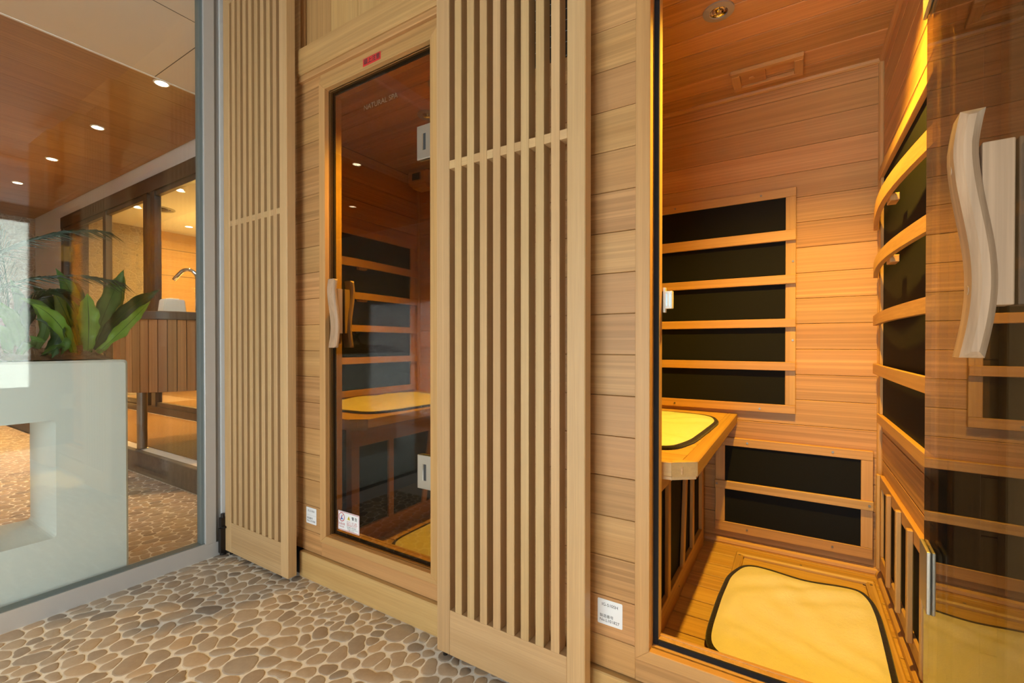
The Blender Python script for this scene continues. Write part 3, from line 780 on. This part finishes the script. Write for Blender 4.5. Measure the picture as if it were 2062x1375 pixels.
    # roof lamps, vent, speaker
    def downlight(x, y, lit):
        bm = bmesh.new()
        bm_lathe(bm, [(.0445, 0), (.0445, -.004), (.027, -.0065), (.026, -.002)], 40, cap=False)
        d = meshobj('downlight', bm, GRAYP, (X(x), y, ZC), c, smooth=False, label='recessed amber spot' if lit else 'recessed halogen spot with grey bezel')
        bm = bmesh.new(); bm_lathe(bm, [(.0255, -.003), (.0235, -.0015), (.0215, -.003), (.018, -.0012), (.015, -.0022), (.009, -.0004)], 32, cap=False)
        meshobj('reflector', bm, CHROME if not lit else AMBERG, (X(x), y, ZC), d)
        bm = bmesh.new(); bm_lathe(bm, [(.0088, -.001), (.0085, -.0045), (.0045, -.0062)], 16)
        meshobj('bulb', bm, AMBER if lit else CHROME, (X(x), y, ZC), d)
    downlight(-.204, 1.525, False); downlight(.0, 1.372, True)
    v = box('roof_vent', (X(-.212), 1.888, ZC - .015), (X(.022), 1.912, ZC), TRM[0], c, .002, label='wooden sliding roof vent')
    box('rail', (X(-.212), 2.004, ZC - .015), (X(.022), 2.028, ZC), TRM[0], v, .002)
    box('rail', (X(-.212), 1.912, ZC - .0155), (X(-.182), 2.004, ZC), TRM[1], v, .002)
    box('rail', (X(-.008), 1.912, ZC - .0155), (X(.022), 2.004, ZC), TRM[1], v, .002)
    box('slider', (X(-.182), 1.915, ZC - .008), (X(-.098), 2.001, ZC - .002), CED[0], v, .001)
    bm = bmesh.new(); bm_lathe(bm, [(.010, 0), (.010, -.0025), (.006, -.003)], 16); meshobj('knob', bm, TRM[0], (X(-.145), 1.958, ZC - .008), v)
    bm = bmesh.new(); bm_box(bm, (-.075, -.06, -.055), (.075, .06, .03), 0, .018); bm_box(bm, (-.03, -.066, -.035), (.035, -.055, .01), 1, .002)
    bm_box(bm, (-.045, -.05, -.075), (.055, .03, -.05), 0, .008)
    meshobj('speaker', bm, [PIN[0], BLACK], (X(XL + .105), 2.025, ZC - .032), c, label='small wooden speaker box at the ceiling')
    # control panel behind the lattice
    bm = bmesh.new(); bm_box(bm, (-.065, 0, -.11), (.065, .008, .19), 0, .002)
    for r_ in range(9): bm_box(bm, (-.058, -.0006, -.075 + r_ * .028), (.058, 0, -.074 + r_ * .028), 1)
    for cx_ in (-.055, -.02, .02, .055): bm_box(bm, (cx_, -.0006, -.075), (cx_ + .001, 0, .15), 1)
    for k_ in range(4):
        r_ = bmesh.ops.create_circle(bm, segments=20, radius=.009)
        for v_ in r_['verts']: v_.co = Vector((-.04 + .03 * k_ + v_.co.x, -.0004, .02 - .028 * (k_ % 2) + v_.co.y))
    if not dx: meshobj('control_panel', bm, [PANELB, PANELL], (X(-.548), 1.0605, 1.745), c, label='black control panel behind the lattice')
    # serial label on the front planks
    d = Decal(); d.rrect(.063, .062, .003, PAPER); d.text('IG-510SH', .0105, .0, .018, INK, .0003)
    d.text('製造番号', .0088, -.026, -.0105, INK, .0003, 'LEFT'); d.text(serial, .0100, -.0265, -.0205, INK, .0003, 'LEFT')
    if dx: d.poly([(-.0315, .0015), (.0315, .0015), (.0315, .0019), (-.0315, .0019)], SCREW, .0003)
    d.build('serial_label', (X(-.3835), 1.0679, .239), c, label='white serial number label')
    d = Decal(); d.rrect(.088, .0265, .0005, RED); d.text('頭上注意', .0205, 0, 0, INK, .0003, bold=.00022)
    if dx: d.build('head_warning_label', (X(-.030), 1.0595, 1.8645), df, label='red warning label with black characters')
    # glass door with handles, hinges and print
    yg = 1.083
    gd = box('glass_door', (X(DX0 + .003), yg, DZ0 + .003), (X(DX1 - .003), yg + .008, DZ1 - .003), GL_BRONZE, c, 0, label='bronze tinted glass door')
    kids = [handle(gd, X(DX0 + .058), -1, yg), handle(gd, X(DX0 + .058), 1, yg), hinge(gd, X(DX1 - .003), 1.541, yg), hinge(gd, X(DX1 - .003), .490, yg)]
    if dx:
        d = Decal(); d.text('NATURAL SPA', .026, 0, 0, ETCH, 0, sx=1.0)
        d.build('etched_print', (X(-.0145), yg - .0004, 1.726), gd)
        d = Decal(); d.rrect(.117, .0705, .004, PAPER)
        for wv, hv, z_ in ((.111, .0018, .0325), (.111, .0018, -.0325)): d.poly([(-wv / 2, z_ - hv / 2), (wv / 2, z_ - hv / 2), (wv / 2, z_ + hv / 2), (-wv / 2, z_ + hv / 2)], REDI, .0003)
        for x_ in (-.0563, .0563): d.poly([(x_ - .0013, -.032), (x_ + .0013, -.032), (x_ + .0013, .032), (x_ - .0013, .032)], PINKI, .0003)
        cx, cz = -.0375, .0135; d.ring(.0140, .0165, REDI, .0006, cx, cz)
        d.poly([(cx - .0055, cz - .009), (cx - .001, cz - .0105), (cx + .0025, cz - .006), (cx - .001, cz + .010), (cx - .0045, cz - .002)], BLUEI, .0003)
        d.poly([(cx + .004, cz - .010), (cx + .0085, cz - .0085), (cx + .0075, cz - .004), (cx + .003, cz - .004)], BLUEI, .0003)
        d.poly([(cx - .0105, cz - .0118), (cx - .0088, cz - .0128), (cx + .0108, cz + .0118), (cx + .0092, cz + .013)], REDI, .0009)
        d.poly([(-.007, .009), (.009, .009), (.001, .0235)], YELI, .0003); d.poly([(.0003, .0105), (.0017, .0105), (.0022, .018), (-.0002, .018)], INK, .0006)
        d.text('警 告', .013, .032, .0165, INK, .0003, bold=.00015)
        d.text('水濡注意', .0088, -.0375, -.012, REDI, .0003); d.text('KEEP DRY', .0062, -.0375, -.0225, REDI, .0003)
        for k_, (w_, m_) in enumerate(((.058, REDI), (.058, REDI), (.058, REDI))):
            d.text('製品に水、湯、蒸気等が' if k_ == 1 else 'かかると、火災、感電' if k_ == 0 else '故障の原因になります', .0054, -.010, .0015 - .0062 * k_, m_, .0003, 'LEFT')
        for k_ in range(3): d.text(('※ 必ず乾いた布で拭き', '取りのこしのないように', 'ご注意ください')[k_], .0052, -.010 + (.004 if k_ else 0), -.0175 - .0055 * k_, INK, .0003, 'LEFT')
        d.build('warning_sticker', (X(-.1845), yg - .0004, .250), gd, label='white warning sticker with red border')
    if openang:
        piv = Vector((X(.2045), yg + .004, (DZ0 + DZ1) / 2)); wpos0 = Vector((X(.2045) - X(DX1 - .003), .012, 0)); Rm = Matrix.Rotation(openang, 4, 'Z')
        wpos = W[gd] + Vector((wpos0.x, 0, 0)); gd.location = (piv + Rm @ (wpos - piv)) - W[c] + Vector((0, wpos0.y, 0)); gd.rotation_euler.z = openang
    return c

AMBER = emis('amber_bulb', (1, .55, .10), 60); AMBERG = simple('amber_glass', (.8, .45, .08), .2)
cabin(0, 'sauna cabin with its bronze glass door open', math.radians(87.6), 'No.L101827')
cabin(PITCH, 'sauna cabin with its bronze glass door closed', 0, 'No.L101828')
for dx, e in ((0, 140), (PITCH, 200)):
    light('cabin_spot', 'SPOT', (dx + .0, 1.372, ZC - .012), e, (1, .585, .045), spot_size=math.radians(122), spot_blend=.8, shadow_soft_size=.018)

FT = [(-.167, 1.845), (-.200, 1.74), (-.209, 1.576), (-.211, 1.393), (-.207, 1.318), (-.185, 1.280), (-.125, 1.252), (-.039, 1.244), (.10, 1.235), (.185, 1.245), (.207, 1.30), (.212, 1.40), (.217, 1.571), (.219, 1.705), (.213, 1.80), (.188, 1.868), (.127, 1.862), (.029, 1.838), (-.059, 1.862), (-.13, 1.872)]
BT = [(-.232, 1.79), (-.262, 1.90), (-.33, 1.945), (-.50, 1.95), (-.68, 1.945), (-.745, 1.90), (-.755, 1.60), (-.75, 1.33), (-.70, 1.262), (-.50, 1.25), (-.34, 1.252), (-.275, 1.275), (-.246, 1.40), (-.238, 1.6)]
for dx, a, b in ((0, 'cream towel mat with dark binding on the floor of the open sauna', 'cream towel mat with dark binding on the bench of the open sauna'),
                 (PITCH, 'cream towel mat with dark binding on the floor of the closed sauna', 'cream towel mat with dark binding on the bench of the closed sauna')):
    towel('towel_mat', FT, ZF + .0175, dx, a); towel('towel_mat', BT, .6105, dx, b)

# plinth, lintel, fascia
struct('leak_stop_recess', (-2.083, 1.066, 0), (-1.630, 1.088, .10), DARKB)  # added dark strip, blocks a sky leak left of the plinth
struct('baseboard_cabins', (-1.630, 1.052, 0), (1.0, 1.088, .098), PIN[0], None, .003)
struct('trim_2', (-1.632, 1.045, 1.926), (1.0, 1.10, 2.027), PIN[0], None, .006)
struct('trim_3', (-1.632, 1.054, 1.904), (1.0, 1.09, 1.926), CED[0], None, .002)
fas = struct('trim_4', (-2.08, 1.094, 1.95), (1.0, 1.12, 2.52), TRM[0])
x = -1.622
while x < .9:
    box('board', (x + .0006, 1.085, 2.03), (x + .1494, 1.094, 2.52), PIN[2], fas, .001); x += .15
struct('trim_5', (-1.655, 1.056, 0.02), (-1.634, 1.095, 2.52), TRM[2], None, .002) if False else struct('trim_5', (-1.655, 1.080, 2.03), (-1.625, 1.094, 2.52), SLT[2], None, .002)

# ---------------------------------------------------------------- planter and plants
bm = bmesh.new()
px0, px1, py0, py1, pz = -2.475, -2.160, -.07, .694, .840
hy0, hy1, hz0, hz1 = .10, .493, .232, .637
r = .012
def ringpts(y0, y1, z0, z1, rr, n=4):
    out = []
    for cy, cz, a0 in ((y1 - rr, z1 - rr, 0), (y0 + rr, z1 - rr, 90), (y0 + rr, z0 + rr, 180), (y1 - rr, z0 + rr, 270)):
        for k in range(n): a = math.radians(a0 + 90 * k / (n - 1)); out.append((cy + rr * math.cos(a), cz + rr * math.sin(a)))
    return out
O_, H_ = ringpts(py0, py1, 0, pz, r), ringpts(hy0, hy1, hz0, hz1, r)
O1 = ringpts(py0 + .008, py1 - .008, 0.002, pz - .008, r)
loops = []
for pts, x_ in ((O1, px1), (O_, px1 - .008), (O_, px0 + .008), (O1, px0), (H_, px0), (H_, px1)):
    loops.append([bm.verts.new((x_ - px1, y - .312, z)) for y, z in pts])
n = len(O_)
for a, b in zip(loops, loops[1:] + loops[:1]):
    for k in range(n): bm.faces.new((a[k], a[(k + 1) % n], b[(k + 1) % n], b[k]))
bmesh.ops.recalc_face_normals(bm, faces=bm.faces[:])
pl = props(meshobj('planter', bm, PLANTER, (px1, .312, 0)), 'white plaster planter block with a square opening behind the glass', 'planter')
bm = bmesh.new(); gn = 34
grid = [[bm.verts.new((px0 + .03 + (px1 - px0 - .06) * i / 16, py0 + .03 + (py1 - py0 - .06) * j / gn,
        pz + .004 + .042 * math.sin(PI * i / 16) * min(1, 5 * math.sin(PI * j / gn)) * (.7 + .6 * rng.random()))) for j in range(gn + 1)] for i in range(17)]
for i in range(16):
    for j in range(gn): bm.faces.new((grid[i][j], grid[i + 1][j], grid[i + 1][j + 1], grid[i][j + 1]))
meshobj('coir', bm, COIR, (0, 0, 0), pl, smooth=False, label='brown coir filling')
bm = bmesh.new()
for k in range(420):
    x_, y_ = rng.uniform(px0 + .03, px1 - .025), rng.uniform(py0 + .03, py1 - .04); a = rng.uniform(0, 2 * PI); l = rng.uniform(.02, .06)
    p0 = Vector((x_, y_, pz + .015)); p2 = p0 + Vector((math.cos(a) * l, math.sin(a) * l, rng.uniform(.005, .02)))
    p2.x = min(max(p2.x, px0 + .01), px1 - .01); p2.y = min(p2.y, py1 - .02)
    bm_tube(bm, [p0, (p0 + p2) / 2 + Vector((0, 0, .018)), p2], .0006, 3, cap=False)
meshobj('coir_fibres', bm, FIBRE, (0, 0, 0), pl, kind='stuff')

def leaf_bm(base, mid, tip, width, side, wav, fold=.25, sharp=.55, n=16, seed=0, twist=0):
    """strap leaf on a quadratic curve; side = direction of its width; modelled with a thin body"""
    base, mid, tip = Vector(base), Vector(mid), Vector(tip); ctrl = mid * 2 - (base + tip) / 2
    bm = bmesh.new(); cols = (-1, -.55, -.045, .045, .55, 1); rows = []; sd = Vector(side).normalized(); rr_ = random.Random(seed)
    ph = rr_.uniform(0, 6)
    for k in range(n + 1):
        t = k / n; p = base * (1 - t) ** 2 + ctrl * 2 * t * (1 - t) + tip * t * t
        tan = ((ctrl - base) * (1 - t) + (tip - ctrl) * t).normalized()
        s = (sd - tan * sd.dot(tan)).normalized(); s = Matrix.Rotation(twist * t, 3, tan) @ s; nrm = s.cross(tan).normalized()
        wd = width / 2 * (min(1, .30 + 1.6 * t) if t < .45 else 1.02) * (1 if t < sharp else max(.02, 1 - ((t - sharp) / (1 - sharp)) ** 1.7))
        row = []
        for c_ in cols:
            wv = wav * math.sin(ph + t * 17 + c_ * 1.5) * abs(c_) * (wd / (width / 2))
            ed = 1 + (.08 * math.sin(ph + t * 24 + c_ * 2) + .05 * math.sin(t * 47 + c_ * 3 + ph) if abs(c_) == 1 else 0)
            row.append(bm.verts.new(p + s * wd * c_ * ed + nrm * (fold * wd * abs(c_) + wv)))
        rows.append(row)
    top = []
    for a, b in zip(rows, rows[1:]):
        for j in range(5):
            f = bm.faces.new((a[j], a[j + 1], b[j + 1], b[j])); f.material_index = 1 if j == 2 else 0; top.append(f)
    bmesh.ops.solidify(bm, geom=top, thickness=.0012)
    return bm
fern = thing('birds_nest_fern', (-2.30, .57, pz), 'green bird nest fern with wavy strap leaves in the white planter', 'plant')
def leaf(parent, base, mid, tip, width, mat, side=(.25, 1, 0), wav=.006, fold=.20, sharp=.60, twist=0):
    meshobj('leaf', leaf_bm(base, mid, tip, width * .82, side, wav * 1.7, fold, sharp, 28, len(bpy.data.objects), twist), [mat, RIB], (0, 0, 0), parent, smooth=True)
leaf(fern, (-2.25, 0.601, 0.856), (-2.235, 0.601, 0.978), (-2.27, 0.606, 1.09), 0.072, LEAFB)
leaf(fern, (-2.26, 0.623, 0.855), (-2.22, 0.694, 0.952), (-2.26, 0.801, 1.077), 0.050, LEAFB, side=(0.5, 0.4, -0.8))
leaf(fern, (-2.32, 0.643, 0.875), (-2.36, 0.746, 1.024), (-2.42, 0.893, 1.143), 0.066, LEAFD, side=(0.4, 0.4, -0.8))
leaf(fern, (-2.36, 0.645, 0.885), (-2.4, 0.702, 1.047), (-2.46, 0.777, 1.22), 0.078, LEAFM)
leaf(fern, (-2.4, 0.677, 0.904), (-2.46, 0.747, 1.053), (-2.5, 0.793, 1.197), 0.045, LEAFY)
leaf(fern, (-2.25, 0.567, 0.849), (-2.2, 0.511, 0.97), (-2.2, 0.445, 1.035), 0.055, LEAFB, side=(0.4, 0.6, 0.8))
leaf(fern, (-2.32, 0.604, 0.876), (-2.36, 0.596, 1.048), (-2.4, 0.55, 1.189), 0.062, LEAFM)
leaf(fern, (-2.36, 0.604, 0.875), (-2.4, 0.582, 1.001), (-2.44, 0.554, 1.101), 0.055, LEAFY)
leaf(fern, (-2.4, 0.61, 0.869), (-2.46, 0.568, 1.021), (-2.5, 0.509, 1.125), 0.070, LEAFD, side=(0.4, 0.6, 0.6))
leaf(fern, (-2.42, 0.634, 0.884), (-2.5, 0.659, 1.007), (-2.56, 0.644, 1.175), 0.060, LEAFD)
leaf(fern, (-2.3, 0.563, 0.845), (-2.26, 0.538, 0.904), (-2.22, 0.558, 0.967), 0.030, LEAFD)
strap = thing('strap_leaf_plant', (-2.32, .30, pz), 'dark green plant with drooping strap leaves left of the fern', 'plant')
leaf(strap, (-2.28, 0.474, 0.837), (-2.22, 0.516, 0.943), (-2.24, 0.46, 0.986), 0.050, LEAFD, side=(.5, .6, .5), wav=.002, fold=.35)
leaf(strap, (-2.25, 0.462, 0.834), (-2.19, 0.519, 0.904), (-2.2, 0.516, 0.86), 0.040, LEAFM, side=(.5, .6, .5), wav=.002, fold=.35)
leaf(strap, (-2.3, 0.46, 0.837), (-2.3, 0.504, 0.994), (-2.32, 0.44, 1.061), 0.055, LEAFM, side=(.5, .6, .5), wav=.002, fold=.35)
leaf(strap, (-2.3, 0.435, 0.838), (-2.3, 0.424, 0.973), (-2.3, 0.356, 1.053), 0.055, LEAFM, side=(.5, .6, .5), wav=.002, fold=.35)
leaf(strap, (-2.3, 0.441, 0.838), (-2.36, 0.46, 0.993), (-2.4, 0.431, 1.136), 0.050, LEAFD, side=(.5, .6, .5), wav=.002, fold=.35)
leaf(strap, (-2.26, 0.404, 0.84), (-2.22, 0.381, 0.936), (-2.2, 0.33, 0.967), 0.050, LEAFM, side=(.5, .6, .5), wav=.002, fold=.35)
leaf(strap, (-2.34, 0.431, 0.837), (-2.4, 0.483, 0.996), (-2.45, 0.528, 1.104), 0.050, LEAFD, side=(.5, .6, .5), wav=.002, fold=.35)
leaf(strap, (-2.3, 0.389, 0.839), (-2.34, 0.379, 0.989), (-2.4, 0.419, 1.117), 0.050, LEAFD, side=(.5, .6, .5), wav=.002, fold=.35)
leaf(strap, (-2.24, 0.455, 0.835), (-2.19, 0.492, 0.878), (-2.18, 0.488, 0.849), 0.035, LEAFD, side=(.5, .6, .5), wav=.002, fold=.35)
leaf(strap, (-2.26, 0.416, 0.836), (-2.2, 0.438, 0.904), (-2.19, 0.476, 0.904), 0.040, LEAFM, side=(.5, .6, .5), wav=.002, fold=.35)
leaf(strap, (-2.3, 0.355, 0.84), (-2.34, 0.373, 0.989), (-2.4, 0.338, 1.125), 0.050, LEAFM, side=(.5, .6, .5), wav=.002, fold=.35)
palm = thing('palm', (-2.40, .22, pz), 'dark feathery palm with arching fronds behind the planter top', 'plant')
def frond(pts, ll, mat=FROND, droop=.5):
    bm = bmesh.new(); P_ = [Vector(p) for p in pts]; n = 40; cur = []
    for k in range(n + 1):
        t = k / n; a, b, c_ = P_; cur.append(a * (1 - t) ** 2 + b * 2 * t * (1 - t) + c_ * t * t)
    bm_tube(bm, cur, [.0032 * (1 - .8 * k / n) for k in range(n + 1)], 6)
    for k in range(10, n + 1):
        t = k / n; tan = (cur[min(k + 1, n)] - cur[k - 1]).normalized(); s = tan.cross(Vector((0, 0, 1))).normalized()
        l = ll * (.55 + .45 * math.sin(PI * t)) * random.uniform(.85, 1.1)
        for sg in (-1, 1):
            d = (s * sg * .42 + tan * 1.0 + Vector((0, 0, -droop * random.uniform(.35, .75) * (1.0 if sg > 0 else .45)))).normalized()
            p = cur[k]; w = d.cross(s * sg + tan * .2).normalized() * .0026
            m1 = p + d * l * .5 + Vector((0, 0, .008)); e = p + d * l + Vector((0, 0, -l * .22))
            v = [bm.verts.new(q) for q in (p - w * .4, p + w * .4, m1 - w, m1 + w, e)]
            bm.faces.new((v[0], v[1], v[3], v[2])); bm.faces.new((v[2], v[3], v[4]))
    meshobj('frond', bm, mat, (0, 0, 0), palm)
frond(((-2.44, .12, .86), (-2.44, .42, 1.345), (-2.42, .679, 1.359)), .17)
frond(((-2.44, .12, .86), (-2.43, .43, 1.215), (-2.40, .713, 1.161)), .17)
frond(((-2.42, 0.433, 0.835), (-2.46, 0.443, 1.344), (-2.5, 0.377, 1.352)), 0.15)
frond(((-2.42, 0.433, 0.835), (-2.4, 0.413, 1.187), (-2.35, 0.321, 1.185)), 0.15)
frond(((-2.42, 0.433, 0.835), (-2.38, 0.465, 1.139), (-2.3, 0.551, 1.07)), 0.12)

# ---------------------------------------------------------------- next room: wash stand, tap, lamps
VX, VY, VR = -3.868, 1.532, .352
va = thing('wash_stand', (VX, VY, .15), 'round wash stand clad in reddish vertical slats on steel legs', 'wash stand')
bm = bmesh.new(); bm_lathe(bm, [(VR + .008, 0), (VR + .012, .004), (VR + .012, .050), (VR + .008, .056)], 64); meshobj('countertop', bm, COUNTER, (VX, VY, 1.062), va, label='dark countertop')
bm = bmesh.new(); bm_lathe(bm, [(VR - .016, 0), (VR - .016, .48)], 48); meshobj('drum', bm, BRONZE, (VX, VY, .58), va)
ns = 42
bm = bmesh.new(); w_ = 2 * PI * VR / ns * .92; bm_box(bm, (-.014, -w_ / 2, -.2425), (.0, w_ / 2, .2425), 0, .0015)
sm = bpy.data.meshes.new('slat'); bm.to_mesh(sm); bm.free(); sm.materials.append(SLT[2])
for k in range(ns):
    a = 2 * PI * k / ns; o = bpy.data.objects.new('slat', sm); link(o, (VX + VR * math.cos(a), VY + VR * math.sin(a), .8195), va); o.rotation_euler.z = a
for x_, y_ in ((-3.965, 1.352), (-3.75, 1.80), (-3.655, 1.615)):
    bm = bmesh.new(); bm_lathe(bm, [(.036, 0), (.036, .004), (.030, .006), (.030, .43)], 20); meshobj('leg', bm, STEEL, (x_, y_, .15), va, smooth=False)
tapbase = (-3.71, 1.60, 1.118); boxbase = (-3.86, 1.50, 1.118)
bm = bmesh.new(); bm_lathe(bm, [(.026, 0), (.026, .008), (.016, .012)], 20)
a_ = Vector((-.12, -.10, 0)); P_ = [Vector((0, 0, .005)), Vector((0, 0, .13)), Vector((0, 0, .25))]
for k in range(1, 12):
    t = PI * .80 * k / 11; P_.append(Vector((0, 0, .25)) + a_ * .42 * (1 - math.cos(t)) + Vector((0, 0, .072 * math.sin(t))))
P_.append(P_[-1] + (P_[-1] - P_[-2]).normalized() * .06)
bm_tube(bm, P_, .0125, 14)
tap = props(meshobj('tap', bm, CHROME, tapbase, None, smooth=True), 'chrome gooseneck tap standing on the dark round counter', 'tap')
bm = bmesh.new(); bm_prism(bm, [(-.075, 0), (.075, 0), (.062, .105), (-.062, .105)], -.05, .05, (1, 2, 0)); bmesh.ops.bevel(bm, geom=bm.edges[:], offset=.006, segments=2, affect='EDGES')
bm_box(bm, (-.04, -.03, .105), (.04, .03, .112), 0, .002)
props(meshobj('tissue_box', bm, BASK, boxbase), 'cream tapered box on the dark round counter under the tap', 'box')

LAMPW = emis('warm_lamp_disc', (1, .80, .50), 22)
def ceil_lamp(x, y, z, label, r=.042, e=26, spot=True, grp='recessed downlights of the next room'):
    t = thing('ceiling_light', (x, y, z), label, 'ceiling light', grp)
    bm = bmesh.new(); bm_lathe(bm, [(r * 1.25, 0), (r * 1.25, -.004), (r, -.007), (r, -.002)], 28, cap=False); meshobj('bezel', bm, WHITE, (x, y, z), t)
    bm = bmesh.new(); bm_lathe(bm, [(r, -.003), (r * .6, -.0045), (r * .05, -.005)], 28, cap=False); meshobj('diffuser', bm, LAMPW, (x, y, z), t)
    if spot: light('downlight_beam', 'SPOT', (x, y, z - .02), e, WARM, spot_size=math.radians(88), spot_blend=.8, shadow_soft_size=.05)
for k, x_ in enumerate((-4.11, -5.447, -6.794, -8.152)):
    ceil_lamp(x_, 1.535, ROOMZ, 'round warm downlight in the wood ceiling, %s' % ('nearest to the glass, beside the cream ceiling', 'second from the glass', 'third from the glass', 'farthest from the glass')[k], e=210)
for x_, y_, w_ in ((-4.13, -1.2, 'upper'), (-5.45, -2.2, 'lower')):
    ceil_lamp(x_, y_, ROOMZ, '%s of the two warm downlights mirrored in the closed bronze glass door' % w_, e=120, grp='reflected downlights of the next room')
for x_, y_, lb in ((-6.99, 2.33, 'small round downlight in the yellow lit ceiling behind the first bronze window'), (-5.82, 2.33, 'small round downlight in the yellow lit ceiling behind the right bronze window'), (-7.55, 3.15, 'small round downlight near the back of the yellow lit inner room')):
    ceil_lamp(x_, y_, 2.62, lb, .045, 12, False, None)
# round ceiling vent of the inner room
t = thing('ceiling_vent', (-6.88, 2.556, 2.62), 'dark round air vent in the yellow lit ceiling behind the bronze window', 'air vent')
bm = bmesh.new(); bm_lathe(bm, [(.15, 0), (.15, -.006), (.135, -.012), (.105, -.004)], 32, cap=False); meshobj('ring', bm, GRAYP, (-6.88, 2.556, 2.62), t)
bm = bmesh.new(); bm_lathe(bm, [(.104, -.002), (.085, -.002)], 32, cap=False); bm_lathe(bm, [(.084, -.012), (.06, -.016), (.001, -.014)], 32, cap=False); meshobj('cone', bm, VENTG, (-6.88, 2.556, 2.62), t)
